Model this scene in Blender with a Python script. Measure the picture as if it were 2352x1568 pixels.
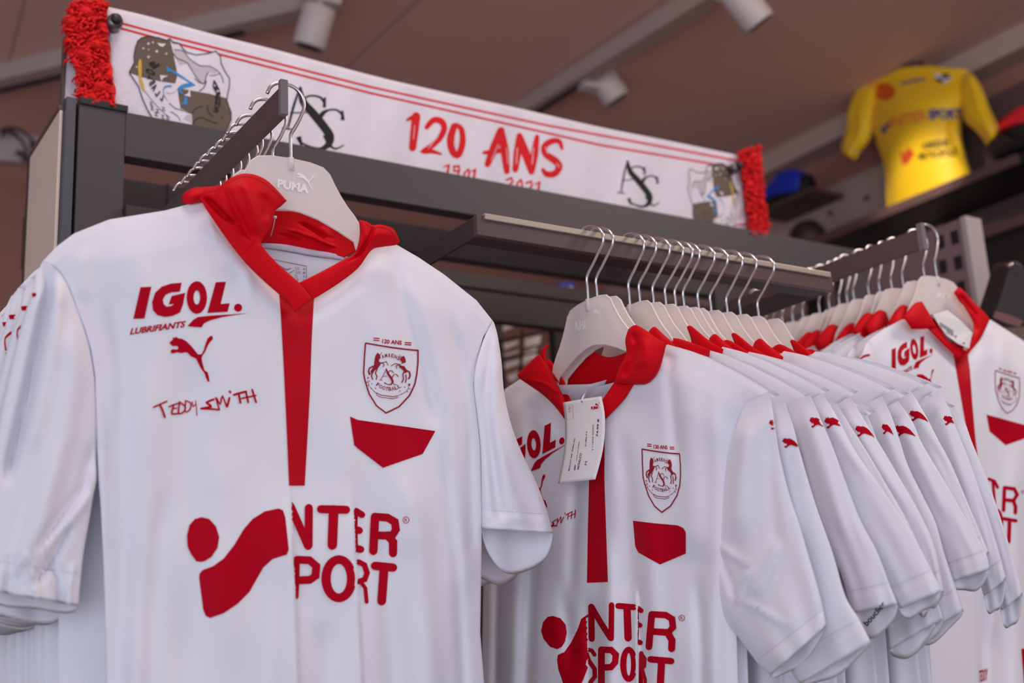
import bpy, bmesh, math, random
import numpy as np
from mathutils import Vector
from mathutils.bvhtree import BVHTree
from mathutils.geometry import tessellate_polygon
rnd = random.Random(7)
for o in list(bpy.data.objects):
    bpy.data.objects.remove(o)
SC = bpy.context.scene
COL = SC.collection
# ------------------------------------------------------------------ camera
F, CX, CY = 2850.0, 1176.0, 784.0          # focal length and centre in pixels of the 2352 x 1568 frame
_p, _r = math.radians(14.3), math.radians(3.0)
Zc = np.array([-math.cos(_p)*math.sin(_r), -math.cos(_p)*math.cos(_r), math.sin(_p)])
_x = np.array([4518., 492., F]); _x /= np.linalg.norm(_x)
Xc = _x - Zc*_x.dot(Zc); Xc /= np.linalg.norm(Xc)
Yc = np.cross(Xc, Zc)
if Yc[2] < 0: Yc = -Yc
CAMR = np.array([Xc, Yc, Zc])               # world from camera (x right, y down, z forward)
EYE = np.array([0., 0., 1.5])
cam = bpy.data.cameras.new('camera'); cam_ob = bpy.data.objects.new('camera', cam); COL.objects.link(cam_ob)
cam.sensor_width = 36.0; cam.lens = F/2352*36
from mathutils import Matrix
R3 = Matrix(((CAMR[0][0], -CAMR[0][1], -CAMR[0][2]), (CAMR[1][0], -CAMR[1][1], -CAMR[1][2]), (CAMR[2][0], -CAMR[2][1], -CAMR[2][2])))
cam_ob.matrix_world = Matrix.Translation(Vector(EYE)) @ R3.to_4x4()
cam.clip_start = 0.05
cam.dof.use_dof = True; cam.dof.focus_distance = 1.27; cam.dof.aperture_fstop = 4.2
SC.camera = cam_ob
# ------------------------------------------------------------------ light and exposure
SC.view_settings.view_transform = 'Standard'; SC.view_settings.look = 'None'
SC.view_settings.gamma = 1.0; SC.view_settings.exposure = 0.0
SC.view_settings.use_curve_mapping = False
W = bpy.data.worlds.new('daylight'); SC.world = W; W.use_nodes = True
bg = W.node_tree.nodes['Background']; bg.inputs[0].default_value = (0.80, 0.87, 1.0, 1); bg.inputs[1].default_value = 0.62
def area(name, loc, target, sx, sy, power, col):
    l = bpy.data.lights.new(name, 'AREA'); l.shape = 'RECTANGLE'; l.size = sx; l.size_y = sy; l.energy = power; l.color = col
    o = bpy.data.objects.new(name, l); COL.objects.link(o); o.location = loc
    o.rotation_euler = (Vector(target)-Vector(loc)).to_track_quat('-Z', 'Y').to_euler(); return o
area('shopfront_daylight', (-1.5, -2.0, 1.55), (0.7, 1.1, 1.8), 2.4, 2.4, 46, (0.84, 0.89, 1.0))
area('ceiling_lamp_glow', (2.1, 0.3, 3.1), (1.3, 1.0, 1.8), 0.7, 0.7, 20, (1.0, 0.87, 0.76))
area('second_ceiling_lamp_glow', (0.45, 0.85, 3.12), (1.0, 1.0, 1.8), 0.5, 0.5, 8.5, (1.0, 0.86, 0.76))  # added warm fill that brightens the middle row of shirts
def ray(px, py): return CAMR @ np.array([(px-CX)/F, (py-CY)/F, 1.0])
def on(ax, px, py, v):
    r = ray(px, py); return EYE + r*((v-EYE[ax])/r[ax])
def onX(px, py, v): return on(0, px, py, v)
def onY(px, py, v): return on(1, px, py, v)
def onZ(px, py, v): return on(2, px, py, v)
def at(px, py, d): return EYE + ray(px, py)*d
def proj(P):
    c = CAMR.T @ (np.array(P)-EYE); return CX+F*c[0]/c[2], CY+F*c[1]/c[2]
# ------------------------------------------------------------------ materials
def lin(c): return tuple((x/12.92 if x <= .04045 else ((x+.055)/1.055)**2.4) for x in [v/255. for v in c])
MATS = {}
def mat(name, rgb, rough=.6, metal=0., spec=.5, bump=0., bscale=200., sheen=0., noise=0., nscale=3., emit=0.):
    if name in MATS: return MATS[name]
    m = bpy.data.materials.new(name); m.use_nodes = True; nt = m.node_tree; b = nt.nodes['Principled BSDF']
    c = lin(rgb)+(1,)
    b.inputs['Base Color'].default_value = c; b.inputs['Roughness'].default_value = rough
    b.inputs['Metallic'].default_value = metal; b.inputs['Specular IOR Level'].default_value = spec
    if sheen: b.inputs['Sheen Weight'].default_value = sheen
    if emit: b.inputs['Emission Color'].default_value = c; b.inputs['Emission Strength'].default_value = emit
    tc = nt.nodes.new('ShaderNodeTexCoord')
    if bump:
        n = nt.nodes.new('ShaderNodeTexNoise'); n.inputs['Scale'].default_value = bscale; n.inputs['Detail'].default_value = 3
        bp = nt.nodes.new('ShaderNodeBump'); bp.inputs['Strength'].default_value = bump; bp.inputs['Distance'].default_value = .002
        nt.links.new(tc.outputs['Object'], n.inputs['Vector']); nt.links.new(n.outputs['Fac'], bp.inputs['Height'])
        nt.links.new(bp.outputs['Normal'], b.inputs['Normal'])
    if noise:
        n2 = nt.nodes.new('ShaderNodeTexNoise'); n2.inputs['Scale'].default_value = nscale; n2.inputs['Detail'].default_value = 4
        mx = nt.nodes.new('ShaderNodeMix'); mx.data_type = 'RGBA'; mx.blend_type = 'MULTIPLY'
        rp = nt.nodes.new('ShaderNodeMapRange'); rp.inputs['To Min'].default_value = 1-noise; rp.inputs['To Max'].default_value = 1+noise
        nt.links.new(tc.outputs['Object'], n2.inputs['Vector']); nt.links.new(n2.outputs['Fac'], rp.inputs['Value'])
        mx.inputs[0].default_value = 1.0; mx.inputs[6].default_value = c
        nt.links.new(rp.outputs['Result'], mx.inputs[7]); nt.links.new(mx.outputs[2], b.inputs['Base Color'])
    MATS[name] = m; return m
WHITE = mat('white_polyester', (228, 226, 236), .85, spec=.15, bump=.12, bscale=900)
REDF = mat('red_polyester', (208, 0, 22), .62, spec=.12, bump=.12, bscale=900)
REDP = mat('red_print', (178, 0, 30), .6, spec=.06, bump=.05, bscale=900)
DREDP = mat('dark_red_print', (145, 8, 38), .5, spec=.25)
CHROME = mat('chrome', (225, 225, 230), .26, metal=1.)
CHROMEW = mat('warm_chrome', (180, 170, 166), .2, metal=1.)
DARK = mat('dark_metal', (66, 59, 64), .55, metal=.0, spec=.45, bump=.05, bscale=500, noise=.015, nscale=9)
DARK2 = mat('charcoal_metal', (56, 46, 49), .5, spec=.4)
BLACK = mat('black_plastic', (22, 20, 22), .5)
STEEL = mat('brushed_steel_strip', (176, 164, 154), .45, metal=.5)
BEIGE = mat('beige_panel', (226, 204, 190), .4, noise=.08, nscale=6)
CEIL = mat('ceiling_paint', (218, 180, 170), .9, spec=.1, noise=.04, nscale=1.2)
KNIT = mat('white_knit', (214, 208, 220), .9, bump=.5, bscale=350, noise=.05, nscale=40)
KRED = mat('red_knit', (205, 10, 24), .9, bump=.4, bscale=350)
KBLACK = mat('black_knit', (28, 27, 26), .9, bump=.4, bscale=350)
KBROWN = mat('brown_knit', (98, 84, 74), .9, bump=.4, bscale=350)
KGREY = mat('grey_knit', (184, 176, 184), .9)
KBLUE = mat('blue_knit', (50, 132, 196), .9)
KGOLD = mat('gold_knit', (196, 160, 60), .9)
YARN = mat('red_yarn', (222, 8, 16), .85)
GREYP = mat('grey_print', (150, 146, 156), .6)
PAPER = mat('white_card', (232, 228, 230), .6)
INK = mat('black_ink', (30, 28, 34), .6)
LAMPW = mat('white_lamp_body', (205, 192, 190), .5)
TRACK = mat('track_paint', (180, 160, 155), .5)
def frosted():
    m = bpy.data.materials.new('frosted_plastic'); m.use_nodes = True; nt = m.node_tree
    b = nt.nodes['Principled BSDF']; b.inputs['Base Color'].default_value = lin((250, 244, 244))+(1,); b.inputs['Roughness'].default_value = .38
    t = nt.nodes.new('ShaderNodeBsdfTranslucent'); t.inputs[0].default_value = lin((245, 236, 232))+(1,)
    tr = nt.nodes.new('ShaderNodeBsdfTransparent'); tr.inputs[0].default_value = (.97, .96, .96, 1)
    m1 = nt.nodes.new('ShaderNodeMixShader'); m1.inputs[0].default_value = .38
    m2 = nt.nodes.new('ShaderNodeMixShader'); m2.inputs[0].default_value = .10
    nt.links.new(b.outputs[0], m1.inputs[1]); nt.links.new(t.outputs[0], m1.inputs[2])
    nt.links.new(m1.outputs[0], m2.inputs[1]); nt.links.new(tr.outputs[0], m2.inputs[2])
    nt.links.new(m2.outputs[0], nt.nodes['Material Output'].inputs[0]); return m
FROST = frosted()
# ------------------------------------------------------------------ object helpers
def thing(name, label, cat, loc, group=None, kind=None):
    o = bpy.data.objects.new(name, None); COL.objects.link(o); o.location = tuple(loc); o.empty_display_size = .05
    if label: o['label'] = label; o['category'] = cat
    if group: o['group'] = group
    if kind: o['kind'] = kind
    return o
def tag(o, label, cat, group=None):
    o['label'] = label; o['category'] = cat
    if group: o['group'] = group
    return o
def wloc(p):
    v = Vector((0, 0, 0))
    while p is not None: v += Vector(p.location); p = p.parent
    return v
def obj(name, verts, faces, m, parent=None, smooth=True, solid=0., bevel=0., kind=None, label=None, origin=None):
    me = bpy.data.meshes.new(name)
    verts = np.array(verts, float).reshape(-1, 3)
    off = np.array(wloc(parent)) if parent is not None else (np.array(origin) if origin is not None else verts.mean(0))
    me.from_pydata((verts-off).tolist(), [], [tuple(f) for f in faces]); me.validate(); me.update()
    if smooth:
        for p in me.polygons: p.use_smooth = True
    me.materials.append(m)
    o = bpy.data.objects.new(name, me); COL.objects.link(o)
    if parent is not None: o.parent = parent
    else: o.location = tuple(off)
    if solid:
        s = o.modifiers.new('thick', 'SOLIDIFY'); s.thickness = solid; s.offset = 1
    if bevel:
        s = o.modifiers.new('bev', 'BEVEL'); s.width = bevel; s.segments = 2; s.limit_method = 'ANGLE'; s.harden_normals = False
    if kind: o['kind'] = kind
    if label: o['label'] = label
    return o
def box(x0, x1, y0, y1, z0, z1):
    v = [(x, y, z) for x in (x0, x1) for y in (y0, y1) for z in (z0, z1)]
    f = [(0, 1, 3, 2), (4, 6, 7, 5), (0, 4, 5, 1), (2, 3, 7, 6), (0, 2, 6, 4), (1, 5, 7, 3)]
    return v, f
def join(*parts):
    V, Fc = [], []
    for v, f in parts:
        n = len(V); V += [tuple(p) for p in v]; Fc += [tuple(i+n for i in q) for q in f]
    return V, Fc
def boxo(name, b, m, parent=None, bevel=.0008, **k):
    v, f = box(*b); return obj(name, v, f, m, parent, smooth=False, bevel=bevel, **k)
def prism(poly, a, b):
    """poly: list of 3-D points, swept from +a to +b (vectors)"""
    n = len(poly); a = np.array(a); b = np.array(b)
    V = [np.array(p)+a for p in poly]+[np.array(p)+b for p in poly]
    tri = tessellate_polygon([[Vector(p) for p in poly]])
    Fc = [tuple(t) for t in tri]+[tuple(i+n for i in reversed(t)) for t in tri]
    Fc += [(i, i+n, (i+1) % n+n, (i+1) % n) for i in range(n)]
    return V, Fc
def tube(path, r, seg=10, closed=False):
    P = [Vector(p) for p in path]; n = len(P); V, Fc = [], []
    rr = r if isinstance(r, (list, tuple)) else [r]*n
    up = None
    for i in range(n):
        a = P[max(i-1, 0)]; b = P[min(i+1, n-1)]; t = (b-a).normalized()
        if up is None:
            up = t.orthogonal().normalized()
        else:
            up = (up-t*up.dot(t)).normalized()
        s = t.cross(up)
        for k in range(seg):
            an = 2*math.pi*k/seg; V.append(tuple(P[i]+(up*math.cos(an)+s*math.sin(an))*rr[i]))
    for i in range(n-1):
        for k in range(seg):
            Fc.append((i*seg+k, i*seg+(k+1) % seg, (i+1)*seg+(k+1) % seg, (i+1)*seg+k))
    Fc.append(tuple(reversed(range(seg)))); Fc.append(tuple((n-1)*seg+k for k in range(seg)))
    return V, Fc
def smooth_path(pts, k=6):
    P = [np.array(p, float) for p in pts]; out = []
    for i in range(len(P)-1):
        p0 = P[max(i-1, 0)]; p1 = P[i]; p2 = P[i+1]; p3 = P[min(i+2, len(P)-1)]
        for j in range(k):
            t = j/k; out.append(.5*((2*p1)+(p2-p0)*t+(2*p0-5*p1+4*p2-p3)*t*t+(3*p1-p0-3*p2+p3)*t**3))
    out.append(P[-1]); return out
def resamp(pts, n, smooth=True):
    P = np.array(smooth_path(pts, 8) if smooth and len(pts) > 2 else pts, float)
    d = np.r_[0, np.cumsum(np.linalg.norm(np.diff(P[:, :2], axis=0), axis=1)+1e-9)]
    t = np.linspace(0, d[-1], n); return np.stack([np.interp(t, d, P[:, k]) for k in range(P.shape[1])], 1)
def coons(top, bottom, left, right, m, n, smooth=True):
    T = resamp(top, n, smooth); B = resamp(bottom, n, smooth); L = resamp(left, m, smooth); R = resamp(right, m, smooth)
    G = np.zeros((m, n, T.shape[1]))
    for i in range(m):
        v = i/(m-1)
        for j in range(n):
            u = j/(n-1)
            G[i, j] = (1-v)*T[j]+v*B[j]+(1-u)*L[i]+u*R[i]-((1-u)*(1-v)*T[0]+u*(1-v)*T[-1]+(1-u)*v*B[0]+u*v*B[-1])
    return G
def sstep(a, b, x):
    t = np.clip((x-a)/(b-a), 0, 1); return t*t*(3-2*t)
def fold(line, w, amp, y0=None, y1=None, kind='g'):
    """a ridge (amp>0) or valley along a pixel line [(x,y)...], w px wide, fading in between y0 and y1"""
    L = np.array(line, float); L = L[np.argsort(L[:, 1])]
    def f(x, y):
        xc = np.interp(y, L[:, 1], L[:, 0]); d = (x-xc)/w
        a = amp*(sstep(L[0, 1]-1, L[0, 1]+(y0 or 120), y)*(1-sstep(L[-1, 1]-(y1 or 80), L[-1, 1], y)))
        if kind == 'g': return a*np.exp(-d*d)
        # step: high on the left, dropping sharply at the line, sloping away to the left
        return a*np.where(d < 0, np.exp(d*.9/ (w*.0+3.0)*1.0), 0.0)
    return f
def grid_mesh(G, wrap=False):
    m, n = G.shape[:2]; V = G.reshape(-1, 3); Fc = []
    for i in range(m-1):
        for j in range(n-1 if not wrap else n):
            k = (j+1) % n; Fc.append((i*n+j, i*n+k, (i+1)*n+k, (i+1)*n+j))
    return V, Fc
class Plane:
    """a hanging plane: axis 1 = plane of constant y (faces -y), axis 0 = plane of constant x (faces -x)"""
    def __init__(s, ax, v): s.ax = ax; s.v = v
    def p(s, px, py, off=0.): return on(s.ax, px, py, s.v-off)
    def grid(s, G, offs):
        m, n = G.shape[:2]; out = np.zeros((m, n, 3))
        for i in range(m):
            for j in range(n): out[i, j] = s.p(G[i, j, 0], G[i, j, 1], offs[i, j])
        return out
def patch(name, pl, m, parent, top, bottom, left, right, res=(24, 24), off=0., bulge=0., folds=(), solid=.0014, smooth=True, offf=None, **k):
    G = coons(top, bottom, left, right, res[0], res[1], smooth)
    u = np.linspace(0, 1, res[1])[None, :]; v = np.linspace(0, 1, res[0])[:, None]
    o = (off if not callable(off) else off(u, v, G))+bulge*(4*u*(1-u))**.6*(4*v*(1-v))**.6+0*u*v
    for f in folds: o = o+f(G[..., 0], G[..., 1])
    V, Fc = grid_mesh(pl.grid(G, o))
    return obj(name, V, Fc, m, parent, solid=solid, **k)
# ------------------------------------------------------------------ flat prints laid on cloth
def poly2(pts): 
    t = tessellate_polygon([[Vector((p[0], p[1], 0)) for p in pts]]); return [tuple(p) for p in pts], [tuple(q) for q in t]
def ring2(cx, cy, rx, ry, w, n=28, a0=0, a1=360, wy=None):
    V, Fc = [], []; full = abs(a1-a0) >= 359
    for i in range(n+1):
        a = math.radians(a0+(a1-a0)*i/n); c, s = math.cos(a), math.sin(a); q = (wy or w)
        V += [(cx+(rx-w/2)*c, cy+(ry-q/2)*s), (cx+(rx+w/2)*c, cy+(ry+q/2)*s)]
        if i: Fc.append((2*i-2, 2*i-1, 2*i+1, 2*i))
    return V, Fc
def disc2(cx, cy, rx, ry=None, n=18):
    ry = ry or rx; return poly2([(cx+rx*math.cos(2*math.pi*i/n), cy+ry*math.sin(2*math.pi*i/n)) for i in range(n)])
def stroke2(pts, w, caps=True, sm=0):
    P = np.array(smooth_path(pts, sm) if sm and len(pts) > 2 else pts, float)
    n = len(P); ws = np.interp(np.linspace(0, 1, n), np.linspace(0, 1, len(w)), w) if isinstance(w, (list, tuple)) else np.full(n, float(w))
    parts = []; V = []; Fc = []
    for i in range(n):
        t = P[min(i+1, n-1)]-P[max(i-1, 0)]; L = np.hypot(*t) or 1; nn = np.array([-t[1], t[0]])/L
        k = 1.0
        if 0 < i < n-1:
            a = P[i]-P[i-1]; b = P[i+1]-P[i]; la = np.hypot(*a) or 1; lb = np.hypot(*b) or 1
            cs = np.clip(np.dot(a, b)/la/lb, -1, 1); k = min(1/max(math.sqrt((1+cs)/2), .5), 1.7)
        V += [tuple(P[i]+nn*ws[i]/2*k), tuple(P[i]-nn*ws[i]/2*k)]
        if i: Fc.append((2*i-2, 2*i, 2*i+1, 2*i-1))
    parts.append((V, Fc))
    if caps:
        for i in (0, n-1): parts.append(disc2(P[i][0], P[i][1], ws[i]/2, n=10))
    return parts
def text2(s, quad, bold=.0):
    """text filling the pixel parallelogram quad = (bottom-left, bottom-right, top-left) by cap height"""
    cu = bpy.data.curves.new('t', 'FONT'); cu.body = s; cu.size = 1; cu.offset = bold; cu.resolution_u = 3
    o = bpy.data.objects.new('t', cu); COL.objects.link(o)
    dg = bpy.context.evaluated_depsgraph_get(); ev = o.evaluated_get(dg); me = ev.to_mesh()
    V = np.array([v.co[:2] for v in me.vertices]); Fc = [tuple(p.vertices) for p in me.polygons]; ev.to_mesh_clear()
    bpy.data.objects.remove(o); bpy.data.curves.remove(cu)
    if len(V) == 0: return [], []
    x0, x1 = V[:, 0].min(), V[:, 0].max(); y1 = V[:, 1].max(); y0 = 0
    a, b, c = [np.array(q, float) for q in quad]
    U = (V[:, :1]-x0)/(x1-x0); H = (V[:, 1:]-y0)/(y1-y0)
    return [tuple(p) for p in a+U*(b-a)+H*(c-a)], Fc
def xf(parts, f): return [([f(p) for p in v], fc) for v, fc in parts]
def affine(src, dst):
    A = np.array([[x, y, 1] for x, y in src], float); B = np.array(dst, float); M = np.linalg.lstsq(A, B, rcond=None)[0]
    return lambda p: tuple(np.array([p[0], p[1], 1.])@M)
def sc(k, ox, oy): return lambda p: (p[0]/k+ox, p[1]/k+oy)
def flat(parts):
    out = []
    for p in parts:
        if isinstance(p, list): out += flat(p)
        else: out.append(p)
    return out
class Surf:
    def __init__(s, V, Fc):
        s.b = BVHTree.FromPolygons([Vector(v) for v in np.array(V).reshape(-1, 3)], [tuple(f) for f in Fc])
    def hit(s, px, py, eps):
        r = Vector(ray(px, py)).normalized(); h = s.b.ray_cast(Vector(EYE), r)
        return None if h[0] is None else (h[0]-r*eps, h[3])
def decal(name, surf, parts, m, parent, eps=.0007, step=14, jump=.006, clip=None, **k):
    parts = flat(parts); AV, AF = [], []
    for q, (v, f) in enumerate(parts):
        if not v: continue
        bm = bmesh.new(); vs = [bm.verts.new((p[0], p[1], 0)) for p in v]
        for t in f:
            try: bm.faces.new([vs[i] for i in t])
            except ValueError: pass
        bmesh.ops.triangulate(bm, faces=bm.faces)
        for _ in range(7):
            es = [e for e in bm.edges if e.calc_length() > step]
            if not es: break
            bmesh.ops.subdivide_edges(bm, edges=es, cuts=1); bmesh.ops.triangulate(bm, faces=bm.faces)
        bm.verts.index_update(); H = [None if (clip and not clip(x.co.x, x.co.y)) else surf.hit(x.co.x, x.co.y, eps+q*2e-6) for x in bm.verts]
        idx = {}; 
        for fc in bm.faces:
            hh = [H[x.index] for x in fc.verts]
            if any(h is None for h in hh): continue
            ds = [h[1] for h in hh]
            if max(ds)-min(ds) > jump: continue
            ids = []
            for x in fc.verts:
                if x.index not in idx: idx[x.index] = len(AV); AV.append(tuple(H[x.index][0]))
                ids.append(idx[x.index])
            # make every face look at the camera
            p0, p1, p2 = [Vector(AV[i]) for i in ids[:3]]
            if (p1-p0).cross(p2-p0).dot(p0-Vector(EYE)) > 0: ids.reverse()
            AF.append(tuple(ids))
        bm.free()
    if not AF: return None
    return obj(name, AV, AF, m, parent, **k)
def copy_tree(root, parent=None, skip=()):
    c = root.copy(); COL.objects.link(c); c.parent = parent
    for ch in root.children:
        if ch.name.split('.')[0] in skip: continue
        copy_tree(ch, c)
    return c
# ------------------------------------------------------------------ the room
def struct(name, b, m, parent=None):
    o = boxo(name, b, m, parent, bevel=0); 
    if parent is None: o['kind'] = 'structure'
    return o
FLOORM = mat('floor_tiles', (176, 164, 156), .5, noise=.1, nscale=2)
WALLM = mat('wall_paint', (168, 120, 110), .85, noise=.06, nscale=2)
WALLP = mat('wall_panel', (176, 152, 144), .8, noise=.05, nscale=3)
WALLD = mat('dark_wall_panel', (100, 76, 76), .75)
TRIMM = mat('pale_trim', (196, 170, 162), .7)
struct('floor', (-3.2, 3.2, -2.6, 4.4, -.06, 0), FLOORM)
ce = struct('ceiling', (-3.2, 3.25, -1.6, 4.4, 3.2, 3.26), CEIL)
struct('wall_back', (-3.2, 3.25, 4.3, 4.4, 0, 3.2), WALLM)
wr = struct('wall_right', (3.15, 3.25, -2.6, 4.3, 0, 3.2), WALLM)
# joints of the ceiling boards: thin recessed battens
JM = mat('ceiling_joint', (168, 134, 128), .9)
def ceil_bar(name, a, b, w, h, m, parent=None, z=3.2):
    A = onZ(*a, z); B = onZ(*b, z); d = (B-A); d[2] = 0; L = np.linalg.norm(d); d /= L; s = np.array([-d[1], d[0], 0])*w/2
    A0 = A-np.array([0, 0, h]); B0 = B-np.array([0, 0, h])
    V = [A0-s, A0+s, B0+s, B0-s, A-s, A+s, B+s, B-s]
    Fc = [(0, 1, 2, 3), (7, 6, 5, 4), (0, 4, 5, 1), (1, 5, 6, 2), (2, 6, 7, 3), (3, 7, 4, 0)]
    return obj(name, V, Fc, m, parent, smooth=False)
for a, b in (((20, 140), (66, -40)), ((800, 150), (1000, -40)), ((-60, 330), (20, 140)), ((1180, 235), (1700, -120))):
    ceil_bar('joint', a, b, .004, .0015, JM, ce)
tk = thing('lighting_track', 'pale ceiling track running behind the scarf on the left, slanting up to the first spotlight', 'lighting track', onZ(300, 90, 3.2))
ceil_bar('rail', (-80, 178), (760, -22), .055, .05, TRACK, tk); ceil_bar('groove', (-80, 190), (560, 33), .018, .056, DARK2, tk)
tk2 = thing('lighting_track', 'pale ceiling track running back from the top edge above the middle of the scarf', 'lighting track', onZ(1400, 120, 3.2))
ceil_bar('rail', (1050, 330), (1640, -40), .05, .05, TRACK, tk2); ceil_bar('groove', (1060, 334), (1330, 158), .018, .056, DARK2, tk2)
def spot(px, py, d, tilt, label, L=.145, r=.05):
    c = at(px, py, d); top = onZ(px+tilt[0], py-tilt[1], 3.15)
    t = thing('track_spotlight', label, 'spotlight', c, 'white ceiling track spotlights')
    ax = Vector(at(px+tilt[2], py+tilt[3], d)-c).normalized()
    a = Vector(c)-ax*L/2; b = Vector(c)+ax*L/2
    V, Fc = tube([a, a+ax*.004, b-ax*.004, b], [r*.94, r, r, r*.96], 28); obj('housing', V, Fc, LAMPW, t)
    V, Fc = tube([b, b+ax*.002], [r*.8, r*.8], 24); obj('lens', V, Fc, BLACK, t)
    V, Fc = tube([a+Vector((0, 0, .0)), Vector((a.x, a.y, 3.155))], .008, 10); obj('stem', V, Fc, LAMPW, t)
    V, Fc = box(a.x-.05, a.x+.05, a.y-.02, a.y+.02, 3.135, 3.16); obj('adapter', V, Fc, LAMPW, t, smooth=False)
spot(722, 62, 3.15, (0, 60, -14, 50), 'white cylindrical track spotlight nearest above the scarf badge', .105, .042)
spot(1390, 188, 3.75, (-20, 60, 26, 40), 'small white track spotlight above the middle of the scarf, farthest back', .13, .043)
spot(1708, 6, 3.05, (-20, 60, 26, 34), 'white track spotlight cut by the top edge of the photo', .13, .042)
sl_ = bpy.data.lights.new('track_spot_light', 'SPOT'); sl_.energy = 38; sl_.spot_size = math.radians(22); sl_.spot_blend = .7; sl_.color = (1., .9, .78); sl_.shadow_soft_size = .04
so_ = bpy.data.objects.new('track_spot_light', sl_); COL.objects.link(so_); p_ = at(1740, 60, 2.95); so_.location = tuple(p_); so_.rotation_euler = (Vector(onX(2130, 450, 2.95))-Vector(p_)).to_track_quat('-Z', 'Y').to_euler()
# cornice between the ceiling and the right wall
struct('trim_1', (3.06, 3.15, -1.6, 4.3, 3.13, 3.2), TRIMM)
# panelled right wall and its shelf
wp = thing('pegboard_wall', 'dark pegboard wall panels behind the yellow shirt', 'wall panel', (3.13, 2.3, 2.9))
boxo('pale_panel', (3.11, 3.149, 2.30, 4.0, 2.60, 3.0), WALLP, wp)
boxo('dark_panel', (3.105, 3.149, .9, 2.29, 2.60, 3.05), WALLD, wp)
boxo('pale_panel', (3.11, 3.149, .9, 4.0, 2.2, 2.59), WALLP, wp)
V, Fc = [], []
for i in range(9):
    for j in range(3):
        y = 2.4+i*.16; z = 2.70+j*.1; V, Fc = join((V, Fc), box(3.104, 3.112, y, y+.02, z, z+.012))
pg = obj('peg_holes', V, Fc, DARK2, wp, smooth=False); pg['kind'] = 'stuff'
sh = thing('wall_shelf', 'dark wall shelf carrying the yellow shirt and the football boots', 'shelf', (3.0, 2.2, 2.77))
E0 = onX(2045, 478, 2.88); zs = E0[2]
SHM = mat('shelf_edge', (92, 66, 66), .6)
boxo('board', (2.885, 3.10, 1.2, 2.95, zs-.02, zs), BLACK, sh); boxo('front_edge', (2.87, 2.885, 1.86, 2.95, zs-.024, zs+.004), SHM, sh)
boxo('lower_board', (2.80, 3.149, 1.0, 2.6, zs-.29, zs-.20), BLACK, sh)
boxo('lower_edge', (2.78, 2.80, 1.0, 2.6, zs-.225, zs-.20), SHM, sh)
# --------- slotted upright panel right of the third rack
up = thing('slotted_upright', 'grey steel upright with two rows of black slots, behind the right-hand rack', 'display upright', (0, 0, 0))
P0 = at(2204, 499, 2.25); X0, Y0, ZT = P0
up.location = (X0, Y0, 0)
slots = []
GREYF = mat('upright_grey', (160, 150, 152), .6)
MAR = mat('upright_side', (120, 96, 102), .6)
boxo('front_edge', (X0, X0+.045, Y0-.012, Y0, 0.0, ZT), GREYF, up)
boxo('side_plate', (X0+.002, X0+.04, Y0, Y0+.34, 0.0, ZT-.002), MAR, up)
for px, py in ((2193, 545), (2160, 556), (2201, 603), (2166, 612), (2208, 661), (2173, 668)):
    q = onX(px, py, X0+.0015); boxo('slot', (X0-.0005, X0+.003, q[1]-.008, q[1]+.007, q[2]-.012, q[2]+.012), BLACK, up, bevel=0)
# ------------------------------------------------------------------ the display gondola
YB = 1.48
g = thing('display_gondola', 'dark grey metal display gondola with open top beam carrying the scarf and the rails', 'display stand', (.9, 1.6, 0))
zt, zb = 2.200, 2.140; xl, xr = .338, 1.70
boxo('top_beam', (xl+.062, xr, YB, YB+.026, zb, zt), DARK, g)
boxo('left_upright', (xl+.004, xl+.0615, YB, YB+.026, 0, zt), DARK, g)
boxo('right_upright', (xr+.0005, xr+.06, YB, YB+.026, 0, zt), DARK, g)
boxo('corner_channel', (xl-.012, xl, YB-.001, YB+.03, 0, zt+.006), mat('blue_grey_edge', (72, 74, 84), .5), g)
boxo('end_cap', (xl+.004, xl+.064, YB-.003, YB+.028, zt-.001, zt+.008), BLACK, g)
sp = boxo('side_panel', (xl-.0165, xl-.0125, YB+.012, 1.66, 0, zt-.008), BEIGE, g)
boxo('panel_edge', (xl-.018, xl-.012, 1.6605, 1.668, 0, zt-.004), DARK2, g)
boxo('panel_top_edge', (xl-.018, xl-.012, YB+.012, 1.6600, zt-.0075, zt-.001), mat('brown_edge', (96, 70, 66), .6), g)
boxo('rear_top_beam', (xl+.03, xr+.06, 1.70, 1.726, 2.153, 2.20), DARK, g)
boxo('rear_seam', (.5215, .5235, 1.697, 1.70, 2.15, 2.203), BLACK, g)
boxo('middle_rail', (xl+.03, xr+.06, 1.9, 1.93, 2.176, 2.204), DARK2, g)
boxo('lower_rail', (xl+.03, xr+.06, 1.905, 1.93, 2.118, 2.174), DARK2, g)
boxo('back_panel', (xl+.06, xr, 1.76, 1.78, .2, 1.9), mat('back_board', (70, 54, 54), .8), g)
hb = thing('sign_board', 'white sign board standing behind the scarf on top of the dark beam', 'sign board', (.9, YB+.03, 2.27))
boxo('face', (xl-.008, 1.46, YB+.0265, YB+.030, 2.19, 2.296), KNIT, hb, bevel=0)
boxo('edge', (xl-.0125, xl-.0085, YB+.024, YB+.034, 2.10, 2.30), mat('sign_edge', (86, 66, 64), .6), hb)
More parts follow.
